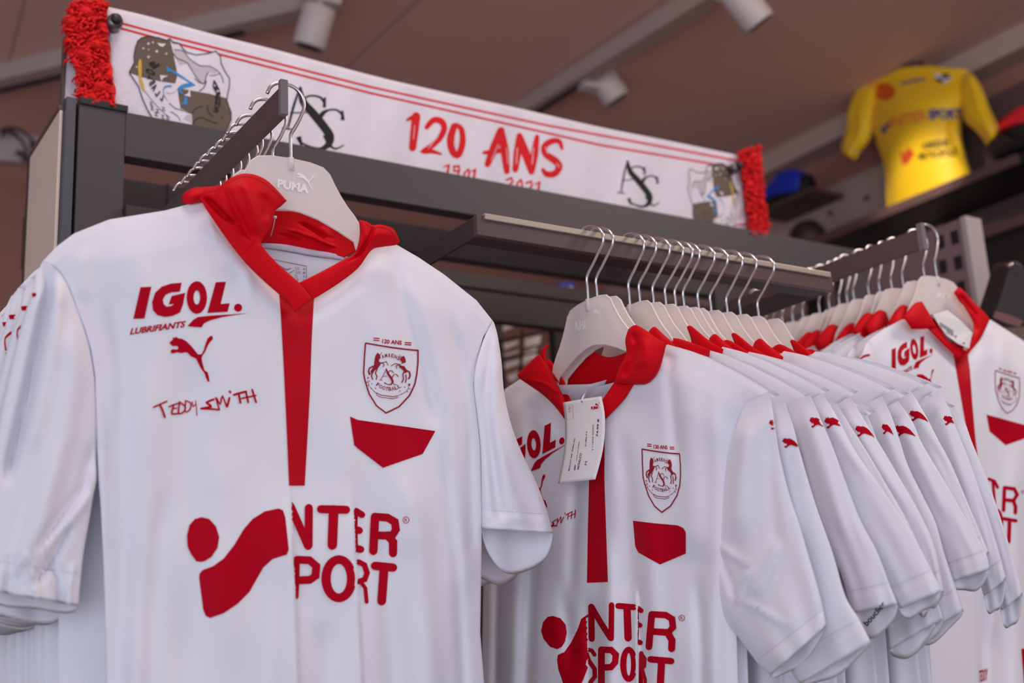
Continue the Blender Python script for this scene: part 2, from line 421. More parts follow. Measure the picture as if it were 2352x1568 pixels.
# --------- the projecting rails
ARMM = mat('rail_brown', (86, 66, 66), .42, spec=.5)
a1 = thing('hanging_rail', 'straight dark rail pointing at the camera with the closest shirts on it', 'clothes rail', (.425, 1.03, 2.03))
boxo('blade', (.4275, .4335, 1.034, YB, 2.017, 2.048), ARMM, a1); boxo('end_cap', (.4235, .4315, 1.027, 1.0335, 2.0145, 2.051), mat('cap_grey', (112, 104, 108), .5), a1)
boxo('bracket', (.40, .46, YB-.012, YB-.001, 1.99, 2.07), DARK2, a1)
a2 = thing('hanging_rail', 'U-shaped dark rail with a pale steel strip, parallel to the beam', 'clothes rail', (.92, 1.06, 1.94))
bx0, bx1 = .6535, 1.186
boxo('front_bar', (bx0, bx1, 1.052, 1.060, 1.9335, 1.9565), ARMM, a2)
boxo('steel_strip', (bx0+.009, bx1-.004, 1.0495, 1.0625, 1.9515, 1.9585), STEEL, a2)
for x in (bx0+.001, bx1-.006): boxo('side_arm', (x, x+.005, 1.0605, YB, 1.9335, 1.9565), DARK2, a2)
boxo('underside', (bx0+.006, bx1-.006, 1.0605, 1.085, 1.9337, 1.9355), DARK2, a2)
a3 = thing('hanging_rail', 'straight dark rail pointing at the camera with the farthest row of shirts on it', 'clothes rail', (1.40, 1.06, 2.04))
boxo('blade', (1.398, 1.404, 1.076, YB, 2.027, 2.058), ARMM, a3); boxo('end_cap', (1.396, 1.404, 1.066, 1.0755, 2.024, 2.064), mat('cap_grey', (112, 104, 108)), a3)
boxo('bracket', (1.37, 1.43, YB-.012, YB-.001, 2.0, 2.08), DARK2, a3)
# ------------------------------------------------------------------ hangers
HO = [(0, 0), (.020, -.0008), (.0335, -.0035), (.040, -.009), (.0453, -.0195), (.0515, -.030), (.0585, -.040), (.066, -.0485), (.073, -.0585),
      (.085, -.090), (.103, -.128), (.124, -.150), (.131, -.158), (.131, -.164), (.124, -.168), (.096, -.150), (.078, -.115), (.066, -.0745), (.0486, -.0655), (.028, -.0568), (.009, -.0522), (0, -.0518)]
HK1 = [(0, -.010), (0, .010), (0, .0245), (.004, .033), (.0095, .044), (.0140, .056), (.0140, .064), (.0108, .0715), (.0036, .0768), (-.006, .0783), (-.0145, .0768), (-.0205, .072), (-.024, .0645)]
HK2 = [(0, -.01), (0, .012), (.0005, .0274), (.0134, .0391), (.0261, .0504), (.034, .0577), (.0350, .066), (.0295, .074), (.0200, .0800), (.0101, .0830), (.001, .0838), (-.006, .080), (-.0075, .073)]
def hanger_parts(O, U, N, hk=HK1):
    """plate and hook in 3-D; O = bottom of the wire stem, U = the direction across, N = towards the viewer"""
    O = np.array(O); U = np.array(U, float); N = np.array(N, float); Z = np.array([0, 0, 1.])
    half = HO; outl = half+[(-x, z) for x, z in reversed(half[1:-1])]
    big = [O+U*x+Z*z for x, z in outl]
    V, Fc = prism(big, N*.0011, -N*.0011)
    # raised rim around the plate
    rim = tube([p for p in big]+[big[0]], .0013, 6)
    plate = join((V, Fc), rim)
    boss = tube([O+Z*(-.012), O+Z*.0015], .0032, 10)
    path = smooth_path([O+U*x+Z*z for x, z in hk], 4)
    wire = tube(path, .0018, 8)
    return plate, boss, wire
def make_hanger(O, U, N, label, group, chrome=CHROME, hk=HK1):
    t = thing('clothes_hanger', label, 'hanger', O, group)
    plate, boss, wire = hanger_parts(O, U, N, hk)
    obj('plate', plate[0], plate[1], FROST, t, smooth=False); obj('socket', boss[0], boss[1], FROST, t); obj('hook', wire[0], wire[1], chrome, t, label='chrome wire hook')
    return t

boxo('inner_shelf', (1.25, 1.6, 1.99, 2.12, 2.196, 2.206), DARK2, g)
def kids(r, names=('plate', 'socket', 'hook')): return [c for c in r.children if c.name.split('.')[0] in names]
def surf_of(o):
    p = Vector(wloc(o)) if o.parent is None else Vector(wloc(o.parent))
    return Surf([v.co+p for v in o.data.vertices], [tuple(q.vertices) for q in o.data.polygons])
# ------------------------------------------------------------------ shirts: torso and sleeves
def torso(pl, parent, top, back_top, bottom, left, right, folds=(), steps=(), res=(96, 110), depth=.018, back=-.006, neck=.03, name='front_and_back', off0=0., m=WHITE, noise=.0012, seed=1):
    G = coons(top, bottom, left, right, res[0], res[1], False)
    B = coons(back_top, bottom, left, right, res[0], res[1]//2, False)
    u = np.linspace(0, 1, res[1])[None, :]; v = np.linspace(0, 1, res[0])[:, None]
    x, y = G[..., 0], G[..., 1]
    o = off0+depth*(1-np.abs(2*u-1)**5)*sstep(0, .09, v)-.003*(1-sstep(0, .02, v))
    for f in folds: o = o+f(x, y)
    for s in steps: o = o+s(x, y)
    # small loose waves in the cloth
    o = o+noise*(np.sin(x*.031+seed)*np.sin(y*.013+x*.006+seed*2)+.6*np.sin(x*.017-y*.021+seed*3))*sstep(0, .1, v)*sstep(0, .05, np.minimum(u, 1-u)+0*v)
    ub = np.linspace(0, 1, res[1]//2)[None, :]
    ob = off0+back+0*v*ub-neck*np.exp(-((ub-.5)/.16)**2)*(1-sstep(0, .5, v))-.012*(1-np.abs(2*ub-1)**4)*sstep(0, .1, v)
    FR = pl.grid(G, o); BK = pl.grid(B, ob)
    n = res[1]; nb = res[1]//2
    M = np.concatenate([FR, BK[:, ::-1]], axis=1)
    V, Fc = grid_mesh(M, wrap=True)
    ob_ = obj(name, V, Fc, m, parent)
    Vf, Ff = grid_mesh(FR)
    return ob_, Surf(Vf, Ff), Surf(*grid_mesh(BK))
STI = mat('stitch_line', (204, 200, 212), .9)  # hem stitching, slightly darker than the white cloth
def sleeve(pl, parent, L, R, thick=.010, off0=.0, lip=30., folds=(), res=(64, 56), hem=.925, m=WHITE, seed=0, wav=.0012, name='sleeve', inside=True, stitch=True, ostart=.002):
    nr, nc = res
    Lp = resamp(L, nr); Rp = resamp(R, nr); rows = []
    rs = random.Random(seed); ph = [rs.uniform(0, 6.28) for _ in range(6)]
    for i in range(nr+(10 if inside else 0)):
        inn = i >= nr
        ii = i if not inn else nr-1-int((i-nr+1)*1.6)
        v = ii/(nr-1); th = thick*(.55+.45*v)*float(sstep(-.015, .13, v)); row = []; rmp = float(sstep(0, .13, v))
        for k in range(nc):
            a = 2*math.pi*k/nc; c = math.cos(a); s_ = math.sin(a)
            w = .5-.5*(abs(c)**.9)*(1 if c > 0 else -1)     # 0 at the left edge, 1 at the right edge
            px = Lp[ii, 0]*(1-w)+Rp[ii, 0]*w; py = Lp[ii, 1]*(1-w)+Rp[ii, 1]*w
            o = th*s_*(1 if s_ > 0 else 1)
            if s_ < 0: py += lip*(-s_)*max(0, (v-.72)/.28)**1.5
            for f in folds: 
                if s_ > 0: o += float(f(px, py))*min(1, s_*2.2)
            if s_ > 0:
                o += wav*v*(math.sin(9*w+ph[0]+2*v)+.7*math.sin(15*w-5*v+ph[1])+.5*math.sin(21*w+9*v+ph[2]))*min(1, 2*s_)
            else:
                o += wav*1.5*v*(math.sin(8*w+ph[3])+.6*math.sin(14*w+ph[4]))*min(1, -2*s_); py += 6*v*v*math.sin(7*w+ph[5])*(-s_)*(lip > 0)
            if not inn:
                if v > hem: o += .0007*(1 if s_ > 0 else -1)
                elif v > hem-.03: o -= .0005*(1 if s_ > 0 else -1)
            else:
                o *= (1-.02*(i-nr+1))
                o -= .0012*(1 if s_ > 0 else -1)
                px += (Lp[ii, 0]+Rp[ii, 0]-2*px)*.004
            row.append(pl.p(px, py, ostart*(1-rmp)+off0*rmp+o*(.15+.85*rmp)))
        rows.append(row)
    M = np.array(rows); V, Fc = grid_mesh(M, wrap=True)
    o = obj(name, V, Fc, m, parent)
    half = M[:nr, :nc//2+1]
    S_ = Surf(*grid_mesh(half)); hi = int(hem*(nr-1))-1
    if stitch:
        q0, q1 = Lp[hi], Rp[hi]; t_ = np.linspace(.03, .97, 14)[:, None]
        decal('hem_stitching', S_, flat([stroke2([tuple(p) for p in q0+(q1-q0)*t_], 1.3, caps=False)]), STI, o, eps=.0004, jump=.03)
        P_ = [tuple(p) for p in (Lp*.985+Rp*.015)[:int(nr*.35)]]
    return o, S_
# ---- print artwork, drawn once in the pixels of the closest shirt
Z3 = sc(2.904, 0, 560); Z4 = sc(2.904, 600, 560); Z5 = sc(2.861, 0, 1020); Z6 = sc(2.861, 600, 1020); Q4 = sc(3.351, 1150, 1100); Q8 = sc(3.335, 2000, 780)
SPONSOR = xf(flat([poly2([(937, 288), (1010, 285), (963, 498), (888, 500)]),
    poly2([(1212, 258), (1140, 264), (1080, 284), (1035, 325), (1014, 390), (1020, 440), (1050, 475), (1100, 487), (1150, 480), (1200, 458), (1222, 400), (1235, 325), (1145, 347), (1125, 403), (1162, 400), (1145, 413), (1112, 418), (1092, 402), (1086, 370), (1105, 338), (1145, 322), (1200, 318)]),
    ring2(1313, 357, 45, 78, 46, wy=62), poly2([(1440, 255), (1507, 252), (1472, 400), (1532, 395), (1518, 452), (1383, 460)]), disc2(1588, 425, 27),
    poly2([(1657, 462), (1560, 468), (1400, 478), (1320, 487), (1290, 505), (1250, 548), (1290, 553), (1345, 556), (1360, 530), (1400, 510), (1480, 488), (1560, 475)])]), Z3)
LUBE = [text2('LUBRIFIANTS', (Z3((865, 604)), Z3((1230, 553)), Z3((878, 562))), .040)]
CAT0 = [(1132, 655), (1150, 640), (1155, 620), (1165, 628), (1175, 617), (1185, 628), (1215, 632), (1245, 650), (1275, 680), (1300, 710), (1320, 736), (1345, 735), (1360, 705), (1370, 670), (1385, 630), (1405, 612), (1418, 615), (1420, 635), (1400, 655), (1385, 680), (1370, 715), (1350, 745), (1345, 765), (1352, 800), (1365, 845), (1385, 855), (1392, 880), (1398, 918), (1385, 918), (1372, 890), (1365, 865), (1340, 830), (1320, 790), (1308, 765), (1275, 750), (1250, 725), (1235, 722), (1210, 728), (1180, 722), (1162, 728), (1148, 730), (1138, 722), (1140, 708), (1155, 700), (1180, 705), (1190, 695), (1183, 681), (1165, 680), (1152, 683), (1146, 674), (1134, 668)]
CAT = xf([poly2(CAT0)], Z3)
SIG = xf(flat([stroke2(p, w*1.2, sm=3) for p, w in [([(1025, 1088), (1070, 1068), (1112, 1050)], 10), ([(1068, 1075), (1085, 1110), (1100, 1155)], 12), ([(1128, 1085), (1160, 1072), (1190, 1062)], 9), ([(1160, 1072), (1152, 1100), (1148, 1132), (1192, 1130)], 10), ([(1150, 1100), (1178, 1094)], 8),
    ([(1198, 1052), (1192, 1128), (1225, 1120), (1236, 1085), (1198, 1055)], 9), ([(1238, 1045), (1236, 1118), (1266, 1104), (1272, 1062), (1240, 1046)], 8), ([(1282, 1052), (1288, 1084), (1304, 1070)], 6), ([(1304, 1045), (1310, 1090), (1313, 1142)], 5),
    ([(1425, 1036), (1378, 1058), (1408, 1082), (1342, 1098)], 12), ([(1342, 1098), (1400, 1100), (1462, 1105)], 11), ([(1462, 1102), (1440, 1022), (1468, 1068), (1482, 1014), (1512, 1086)], 9), ([(1530, 1028), (1516, 1082)], 12), ([(1532, 982), (1536, 990)], 12),
    ([(1560, 1006), (1600, 994), (1642, 984)], 12), ([(1592, 1000), (1604, 1058)], 12), ([(1640, 986), (1656, 1056)], 11), ([(1682, 972), (1708, 1056)], 11), ([(1612, 1030), (1706, 1010)], 9)]]), Z3)
CR_IN = flat([stroke2(p, w, caps=c) for p, w, c in [
    ([(790, 745), (806, 722)], 3, True), ([(775, 830), (762, 860), (772, 885), (766, 905)], 7, False), ([(740, 860), (736, 885), (744, 905)], 8, False), ([(748, 815), (722, 828), (715, 850), (726, 872), (722, 862)], 9, True),
    ([(800, 795), (835, 785), (846, 808)], 5, True), ([(805, 790), (820, 805), (812, 820)], 5, True),
    ([(946, 765), (922, 738)], 3, True), ([(958, 845), (945, 870), (950, 900), (938, 925)], 7, False), ([(965, 870), (968, 900), (962, 925)], 7, False), ([(962, 840), (990, 855), (994, 880), (985, 898)], 10, True),
    ([(930, 805), (895, 797), (868, 812)], 5, True), ([(925, 805), (900, 812), (905, 830)], 5, True),
    ([(835, 835), (815, 875), (797, 905)], 4, False), ([(788, 907), (808, 908)], 4, False), ([(812, 882), (838, 882)], 3, False), ([(833, 830), (845, 865), (868, 895), (878, 918), (866, 938), (842, 936), (820, 925)], [6, 14, 15, 13, 7, 5, 8], False), ([(884, 862), (872, 846), (856, 846), (848, 858), (858, 880)], 5, False),
    ([(915, 885), (900, 868), (884, 872), (872, 895), (876, 925), (892, 940), (908, 936)], [7, 4, 5, 7, 6, 4, 3], False),
    ([(710, 905), (718, 945), (745, 975), (775, 1005)], 3, False), ([(990, 940), (975, 975), (950, 995), (918, 1008)], 3, False), ([(768, 992), (800, 1008), (880, 1018), (912, 1012)], 5, True), ([(770, 1008), (800, 1022), (875, 1032), (915, 1022)], 4, True)]])
CR_IN += flat([poly2([(775, 725), (790, 735), (797, 760), (787, 768), (785, 785), (800, 790), (795, 805), (778, 828), (755, 845), (745, 862), (738, 870), (728, 850), (745, 825), (752, 805), (756, 770), (762, 745)]),
    poly2([(952, 745), (962, 765), (965, 790), (955, 815), (968, 835), (972, 855), (960, 862), (945, 840), (922, 822), (918, 808), (935, 798), (940, 785), (930, 780), (926, 765), (938, 752)])])
for x, y, r in ((712, 893, 9), (722, 915, 6), (705, 922, 6), (738, 932, 6), (715, 943, 6), (735, 965, 6), (762, 962, 6), (755, 985, 5), (988, 938, 11), (958, 955, 6), (990, 965, 6), (925, 980, 6), (975, 985, 6), (940, 1000, 5), (790, 1018, 5), (868, 1030, 5)):
    CR_IN.append(poly2([(x+r*(1 if i % 2 == 0 else .45)*math.sin(i*math.pi/5), y-r*(1 if i % 2 == 0 else .45)*math.cos(i*math.pi/5)) for i in range(10)]))
def arctext(s, P0, P1, P2, h, bold=.02):
    """letters set one by one along a quadratic curve"""
    P0, P1, P2 = [np.array(p, float) for p in (P0, P1, P2)]; out = []; n = len(s)
    for i, ch in enumerate(s):
        t = (i+.5)/n; c = (1-t)**2*P0+2*t*(1-t)*P1+t*t*P2; d = 2*(1-t)*(P1-P0)+2*t*(P2-P1); L = np.hypot(*d); d /= L; up = np.array([d[1], -d[0]])
        wd = (L/n)*(.38 if ch in 'I1' else .82)
        a = c-d*wd/2; out.append(text2(ch, (a, a+d*wd, a+up*h), bold))
    return out
CR_TXT = arctext('AMIENS', (806, 765), (862, 738), (922, 778), 24)+arctext('FOOTBALL', (762, 940), (845, 1010), (938, 952), 24)
CREST_IN = xf(CR_IN, Z4); CREST_TXT = xf(CR_TXT, Z4)
SHIELD = [(695, 661), (780, 676), (870, 690), (960, 702), (1046, 710), (1046, 790), (1038, 870), (1025, 935), (990, 1010), (920, 1085), (833, 1127), (770, 1080), (720, 1000), (692, 910), (683, 860), (688, 760), (695, 661)]
CREST_RIM = xf(flat([stroke2(SHIELD, 10, caps=False, sm=0)]), Z4)
ANS = xf(flat([stroke2([(748, 627), (789, 631)], 7, caps=False), stroke2([(748, 641), (789, 645)], 7, caps=False), stroke2([(958, 657), (1003, 660)], 7, caps=False), stroke2([(957, 670), (1002, 673)], 7, caps=False)])+[text2('120 ANS', ((806, 660), (937, 672), (808, 633)), .03)], Z4)
FLAG1 = [poly2([(804, 956), (822, 964), (900, 975), (1000, 989.5), (971, 1042), (879.5, 1074), (820, 1028), (813.5, 1021)])]
def cl(st, w, **k): return stroke2(st, w, **k)
R_ = lambda x, y, k=1: [ring2(x, y, 20*k, 21*k, 4*k)]+[text2('R', ((x-9*k, y+12*k), (x+9*k, y+13*k), (x-9*k, y-12*k)), .0)]
LOGO1 = xf([poly2([(1325, 478), (1375, 490), (1420, 540), (1441, 610), (1430, 680), (1390, 740), (1345, 768), (1320, 773), (1290, 770), (1255, 722), (1232, 672), (1228, 600), (1245, 530), (1280, 490)]),
    poly2([(1310, 850), (1330, 826), (1400, 800), (1470, 750), (1540, 660), (1600, 560), (1660, 490), (1740, 440), (1830, 421), (1860, 433), (1875, 480), (1898, 690), (1885, 725), (1850, 735), (1790, 755), (1730, 810), (1690, 880), (1640, 970), (1560, 1050), (1470, 1110), (1380, 1142), (1352, 1128), (1335, 1090), (1308, 880)])], Z5)
LET1 = xf(flat([cl([(192, 405), (250, 535), (308, 668)], 54), cl([(313, 418), (311, 664)], 54), cl([(392, 426), (558, 430)], 54), cl([(476, 430), (467, 662)], 64),
    cl([(622, 440), (618, 560), (624, 690)], 28), cl([(622, 438), (662, 463)], 44), cl([(622, 560), (645, 566)], 48), cl([(624, 684), (654, 690)], 48),
    cl([(748, 476), (742, 590), (737, 700)], 56), cl([(750, 476), (830, 482), (878, 510), (885, 560), (862, 598), (800, 600), (750, 596)], 52), cl([(840, 610), (866, 640), (866, 716)], 54),
    *[[p] for p in R_(951, 497)],
    cl([(234, 762), (232, 880), (226, 1000)], 40), cl([(236, 758), (318, 762), (362, 800), (356, 866), (320, 890), (240, 894)], 52), ring2(510, 883, 84, 126, 62, wy=58),
    cl([(640, 772), (678, 792), (696, 845), (680, 888), (640, 902)], 36), cl([(655, 905), (684, 945), (693, 1035)], 26), cl([(748, 798), (866, 810)], 56), cl([(808, 806), (800, 920), (792, 1030)], 58)]), Z6)
LOGO2 = xf([poly2([(400, 1052), (460, 1070), (500, 1120), (508, 1180), (495, 1250), (470, 1290), (435, 1308), (380, 1290), (330, 1230), (310, 1170), (325, 1100), (360, 1060)]),
    poly2([(672, 1040), (620, 1075), (590, 1160), (540, 1260), (490, 1330), (440, 1352), (433, 1390), (445, 1470), (470, 1540), (500, 1640), (590, 1640), (640, 1530), (690, 1400)])], Q4)
LET2 = xf(flat([cl([(697, 982), (700, 1228)], 48), cl([(700, 985), (770, 1105), (845, 1222)], 46), cl([(853, 968), (850, 1226)], 42), cl([(905, 975), (1025, 985)], 46), cl([(972, 990), (980, 1222)], 56),
    cl([(1054, 985), (1058, 1120), (1052, 1260)], 16), cl([(1055, 992), (1080, 1012)], 38), cl([(1058, 1120), (1072, 1124)], 38), cl([(1055, 1252), (1074, 1258)], 40),
    cl([(1162, 1040), (1150, 1170), (1140, 1290)], 52), cl([(1165, 1040), (1270, 1046), (1318, 1075), (1325, 1140), (1290, 1180), (1160, 1172)], 50), cl([(1290, 1190), (1318, 1240), (1315, 1305)], 54), *[[p] for p in R_(1393, 1068, 1.08)],
    cl([(662, 1310), (700, 1318), (722, 1350)], 30), cl([(655, 1330), (680, 1400), (722, 1460), (724, 1520), (690, 1562)], 34), cl([(775, 1312), (774, 1620)], 52), cl([(778, 1312), (850, 1314), (886, 1350), (880, 1410), (850, 1446), (780, 1450)], 48), ring2(985, 1425, 42, 112, 48, wy=48),
    cl([(1082, 1340), (1078, 1620)], 34), cl([(1084, 1345), (1108, 1380), (1104, 1440), (1084, 1462)], 28), cl([(1092, 1470), (1112, 1540), (1112, 1620)], 24), cl([(1152, 1386), (1312, 1400)], 50), cl([(1238, 1400), (1226, 1620)], 56)]), Q4)
LET3 = xf(flat([cl([(852, 1065), (862, 1140), (872, 1215)], 26), cl([(905, 1066), (950, 1085), (972, 1130)], 24), cl([(935, 1075), (950, 1250)], 22), cl([(1025, 1132), (1018, 1305)], 28), cl([(1026, 1132), (1100, 1142), (1122, 1185), (1095, 1232), (1025, 1225)], 28), cl([(1096, 1240), (1110, 1280), (1108, 1325)], 28),
    *[[p] for p in R_(1165, 1165, .6)], cl([(880, 1290), (910, 1320), (915, 1360), (892, 1388)], 26), ring2(970, 1398, 34, 92, 24), cl([(1020, 1370), (1112, 1386)], 28), cl([(1064, 1384), (1058, 1545)], 30)]), Q8)
def cat_at(x, y, k, ax=1., sk=0.):
    """a cat's head, chest and back at sleeve scale: x, y = the nose"""
    P = [(0, 10), (4, 3), (5, -3), (9, 1), (13, -3), (17, 1), (30, 0), (42, 6), (52, 14), (62, 26), (72, 40), (60, 34), (48, 30), (36, 26), (30, 27), (24, 30), (20, 34), (13, 38), (8, 34), (9, 29), (15, 29), (19, 25), (16, 20), (9, 20), (5, 15), (1, 13)]
    return [poly2([(x+px*k*ax, y+py*k+px*k*sk) for px, py in P])]
# ==================================================================== the closest shirt
PL1 = Plane(1, 1.049)
s1 = thing('football_shirt', 'large white football shirt closest to the camera, one red collar wing turned up', 'shirt', onY(668, 366, 1.045))
st = [fold([(660, 1040), (664, 1115), (668, 1200), (676, 1400), (685, 1750)], 40, .000)]
def stepf(line, amp, y0, y1, tail=150., edge=5.):
    L = np.array(line, float)
    def f(x, y):
        xc = np.interp(y, L[:, 1], L[:, 0]); d = x-xc
        return amp*sstep(y0, y1, y)*np.where(d < 0, np.exp(d/tail), 1-sstep(0, edge, d))
    return f
steps1 = [stepf([(663, 1000), (665, 1115), (670, 1250), (678, 1400), (684, 1568), (690, 1760)], .014, 1080, 1300, 130), stepf([(806, 1100), (810, 1163), (815, 1280), (822, 1383), (830, 1568)], .009, 1090, 1230, 60)]
folds1 = [fold([(880, 560), (905, 620), (960, 800), (1010, 1000)], 22, -.006, 90), fold([(845, 640), (880, 800), (900, 1000), (930, 1300)], 40, .004), fold([(960, 640), (1010, 820), (1040, 1000), (1060, 1400)], 26, .005),
    fold([(1035, 700), (1060, 840), (1075, 1000), (1085, 1300)], 14, -.006), fold([(560, 520), (572, 620), (560, 760)], 18, .003), fold([(330, 560), (345, 800), (330, 1200), (320, 1750)], 45, .005), fold([(250, 640), (285, 900), (285, 1300), (270, 1750)], 26, -.005),
    fold([(440, 800), (430, 1100), (425, 1568), (430, 1750)], 40, -.003), fold([(380, 1100), (350, 1400), (340, 1750)], 22, -.006), fold([(520, 1000), (510, 1568), (505, 1760)], 50, .004), fold([(925, 1050), (960, 1200), (990, 1568), (1000, 1750)], 26, .006), fold([(870, 1150), (900, 1568), (905, 1750)], 20, -.004),
    fold([(1010, 1000), (1050, 1300), (1065, 1568), (1070, 1750)], 14, -.005), fold([(740, 1420), (745, 1568), (750, 1760)], 26, -.005, 60), fold([(640, 1180), (625, 1568), (620, 1750)], 18, .003), fold([(780, 700), (790, 1000), (760, 1200)], 40, .0025), fold([(200, 560), (180, 620), (190, 700)], 20, .004, 40, 40),
    fold([(150, 610), (215, 800), (232, 1000), (240, 1300)], 12, .004)]
top1 = [(96, 602), (130, 566), (170, 536), (250, 504), (380, 483), (462, 461), (511, 520), (571, 590), (650, 664), (688, 688), (712, 670), (770, 636), (828, 592), (872, 562), (908, 560), (960, 590), (1020, 630), (1095, 690), (1133, 738)]
back1 = [(96, 602), (130, 566), (170, 536), (250, 504), (380, 483), (462, 461), (560, 530), (602, 566), (690, 575), (790, 592), (850, 580), (908, 562), (960, 590), (1020, 630), (1095, 690), (1133, 738)]
left1 = [(96, 602), (130, 618), (152, 647), (173, 699), (195, 755), (210, 809), (219, 864), (222, 1000), (226, 1100), (231, 1160), (238, 1300), (245, 1510), (248, 1760)]
right1 = [(1133, 738), (1110, 773), (1092, 835), (1087, 887), (1096, 956), (1103, 1025), (1107, 1195), (1103, 1453), (1112, 1568), (1120, 1760)]
b1, S1, S1b = torso(PL1, s1, top1, back1, [(248, 1760), (1120, 1760)], left1, right1, folds1, steps1, res=(150, 190), depth=.016, neck=.05, off0=.008, back=-.014)
def edge_shift(pts, dx): return [(x+dx, y) for x, y in pts]
L1 = [(97, 602), (84, 630), (76, 660), (66, 695), (52, 735), (40, 780), (11, 900), (-12, 1010), (-30, 1130), (-42, 1230), (-52, 1350)]
R1 = [(112, 603), (152, 647), (195, 755), (216, 850), (222, 950), (221, 1050), (222, 1100), (214, 1140), (206, 1190), (192, 1270), (184, 1345), (180, 1392)]
sl1, SL1 = sleeve(PL1, s1, L1, R1, thick=.020, off0=.008, ostart=.009, lip=30, folds=[fold([(116, 606), (108, 680), (88, 780), (64, 900), (14, 1120)], 11, -.019, 20, 60), fold([(140, 640), (128, 760), (104, 900), (70, 1050)], 16, .006, 20, 60), fold([(160, 700), (170, 850), (150, 1000), (90, 1200), (10, 1370)], 30, .008), fold([(215, 1000), (190, 1120), (110, 1230), (20, 1360)], 12, -.007, 60, 30), fold([(226, 1050), (214, 1130), (150, 1210), (60, 1300)], 12, .006, 40, 30), fold([(165, 1200), (120, 1290), (70, 1350)], 9, -.010, 30, 10), fold([(60, 1260), (76, 1330), (88, 1392)], 7, .008, 30, 8), fold([(112, 1270), (132, 1330), (140, 1404)], 9, -.009, 30, 8), fold([(170, 1290), (160, 1350), (158, 1400)], 7, .006, 20, 8), fold([(30, 1270), (20, 1330), (14, 1380)], 8, -.007, 20, 8)], seed=3, wav=.002, res=(90, 80))
L1r = [(1132, 739), (1112, 775), (1093, 835), (1088, 887), (1096, 956), (1103, 1025), (1105, 1100), (1106, 1160), (1107, 1213)]
R1r = [(1134, 739), (1143, 770), (1152, 830), (1158, 900), (1173, 970), (1199, 1040), (1233, 1110), (1256, 1172), (1270, 1224)]
sr1, SR1 = sleeve(PL1, s1, L1r, R1r, thick=.019, off0=.006, ostart=.009, lip=98, folds=[fold([(1125, 760), (1112, 900), (1130, 1050), (1150, 1200)], 12, -.006, 40, 20), fold([(1140, 800), (1140, 950), (1170, 1100), (1195, 1210)], 16, .005, 60, 20)], seed=5, wav=.0016, res=(80, 76))
NOL = lambda pts: pts
decal('placket', S1, [poly2([(641, 668), (722, 668), (716, 780), (712, 900), (706, 1010), (700, 1115), (664, 1115), (659, 1000), (652, 850), (646, 740)])], mat('red_placket', (186, 0, 26), .6, spec=.12, bump=.1, bscale=900), s1, eps=.0006, jump=.02)
decal('sponsor_lettering', S1, [SPONSOR, LUBE], REDP, s1)
decal('cat_emblem', S1, [CAT], REDP, s1)
decal('signature_print', S1, [SIG], REDP, s1, eps=.0008)
cr = decal('club_crest', S1, [CREST_IN, CREST_TXT], DREDP, s1, eps=.0009, step=20)
decal('crest_outline', S1, [CREST_RIM], DREDP, cr, eps=.0009)
decal('anniversary_lettering', S1, [ANS], REDP, s1)
decal('red_flag_print', S1, [FLAG1], REDP, s1)
decal('big_sponsor_emblem', S1, [LOGO1], REDP, s1, step=12)
decal('big_sponsor_lettering', S1, [LET1], REDP, s1, step=5, jump=.012, eps=.0009, clip=lambda x, y: x > np.interp(y, [1115, 1250, 1400], [667, 672, 680]) and not (np.interp(y, [1163, 1280, 1383], [808, 813, 819]) < x < np.interp(y, [1163, 1280, 1383], [812, 817, 823])))
decal('cat_tail_print', SL1, flat([stroke2([(79, 676), (70, 682), (62, 695), (58, 708)], [9, 8, 5, 2], sm=4)]), REDP, sl1)
# seams where the sleeves join
for nm, S, pts in (('shoulder_seam', S1, [(99, 603), (112, 604), (132, 619), (152, 647), (170, 693)]),):
    decal(nm, S, flat([stroke2(pts, 1.6, caps=False, sm=4)]), mat('seam_thread', (190, 188, 200), .9), s1, eps=.0006)  # armhole seam thread, a little darker than the shirt
# ---- collar
CREAS = [fold([(466, 446), (490, 470), (520, 500), (552, 520)], 8, -.011, 20, 20), fold([(500, 540), (560, 610), (640, 690)], 1e9, 0), fold([(560, 415), (572, 450), (585, 500), (590, 545)], 12, .006, 20, 30), fold([(520, 430), (535, 470), (560, 520), (580, 560)], 10, -.004, 20, 20), fold([(600, 440), (612, 470), (608, 510)], 12, -.004, 20, 20)]
patch('collar', PL1, REDF, s1, [(470, 434), (501, 428), (530, 408), (562, 398), (597, 405), (625, 424), (659, 461)], [(678, 716), (698, 702), (718, 686)],
      [(470, 434), (463, 448), (462, 461), (503, 524), (555, 594), (600, 640), (640, 675), (665, 695), (678, 716)], [(659, 461), (645, 474), (632, 486), (622, 521), (608, 542), (602, 566), (640, 607), (687, 649), (718, 686)],
      res=(70, 44), off=lambda u, v, G: .026+.014*np.exp(-((v-.16)/.2)**2)*np.sin(math.pi*np.clip(u, 0, 1))+.004*(v > .5), folds=CREAS, bulge=.004, solid=.0022)
patch('collar', PL1, REDF, s1, [(824, 505), (840, 508), (857, 517), (871, 515), (890, 519), (906, 528), (918, 553)], [(687, 649), (702, 668), (720, 687)],
      [(824, 505), (826, 540), (815, 580), (787, 597), (731, 627), (687, 649)], [(918, 553), (912, 562), (878, 567), (853, 575), (822, 616), (776, 652), (720, 687)],
      res=(60, 34), off=lambda u, v, G: .0235+.010*np.exp(-((v-.1)/.18)**2)*np.sin(math.pi*u), folds=[fold([(858, 518), (850, 545), (828, 580), (800, 605)], 5, -.005, 14, 20), fold([(836, 506), (836, 540), (820, 580)], 5, .004, 14, 20)], bulge=.003, solid=.0022)
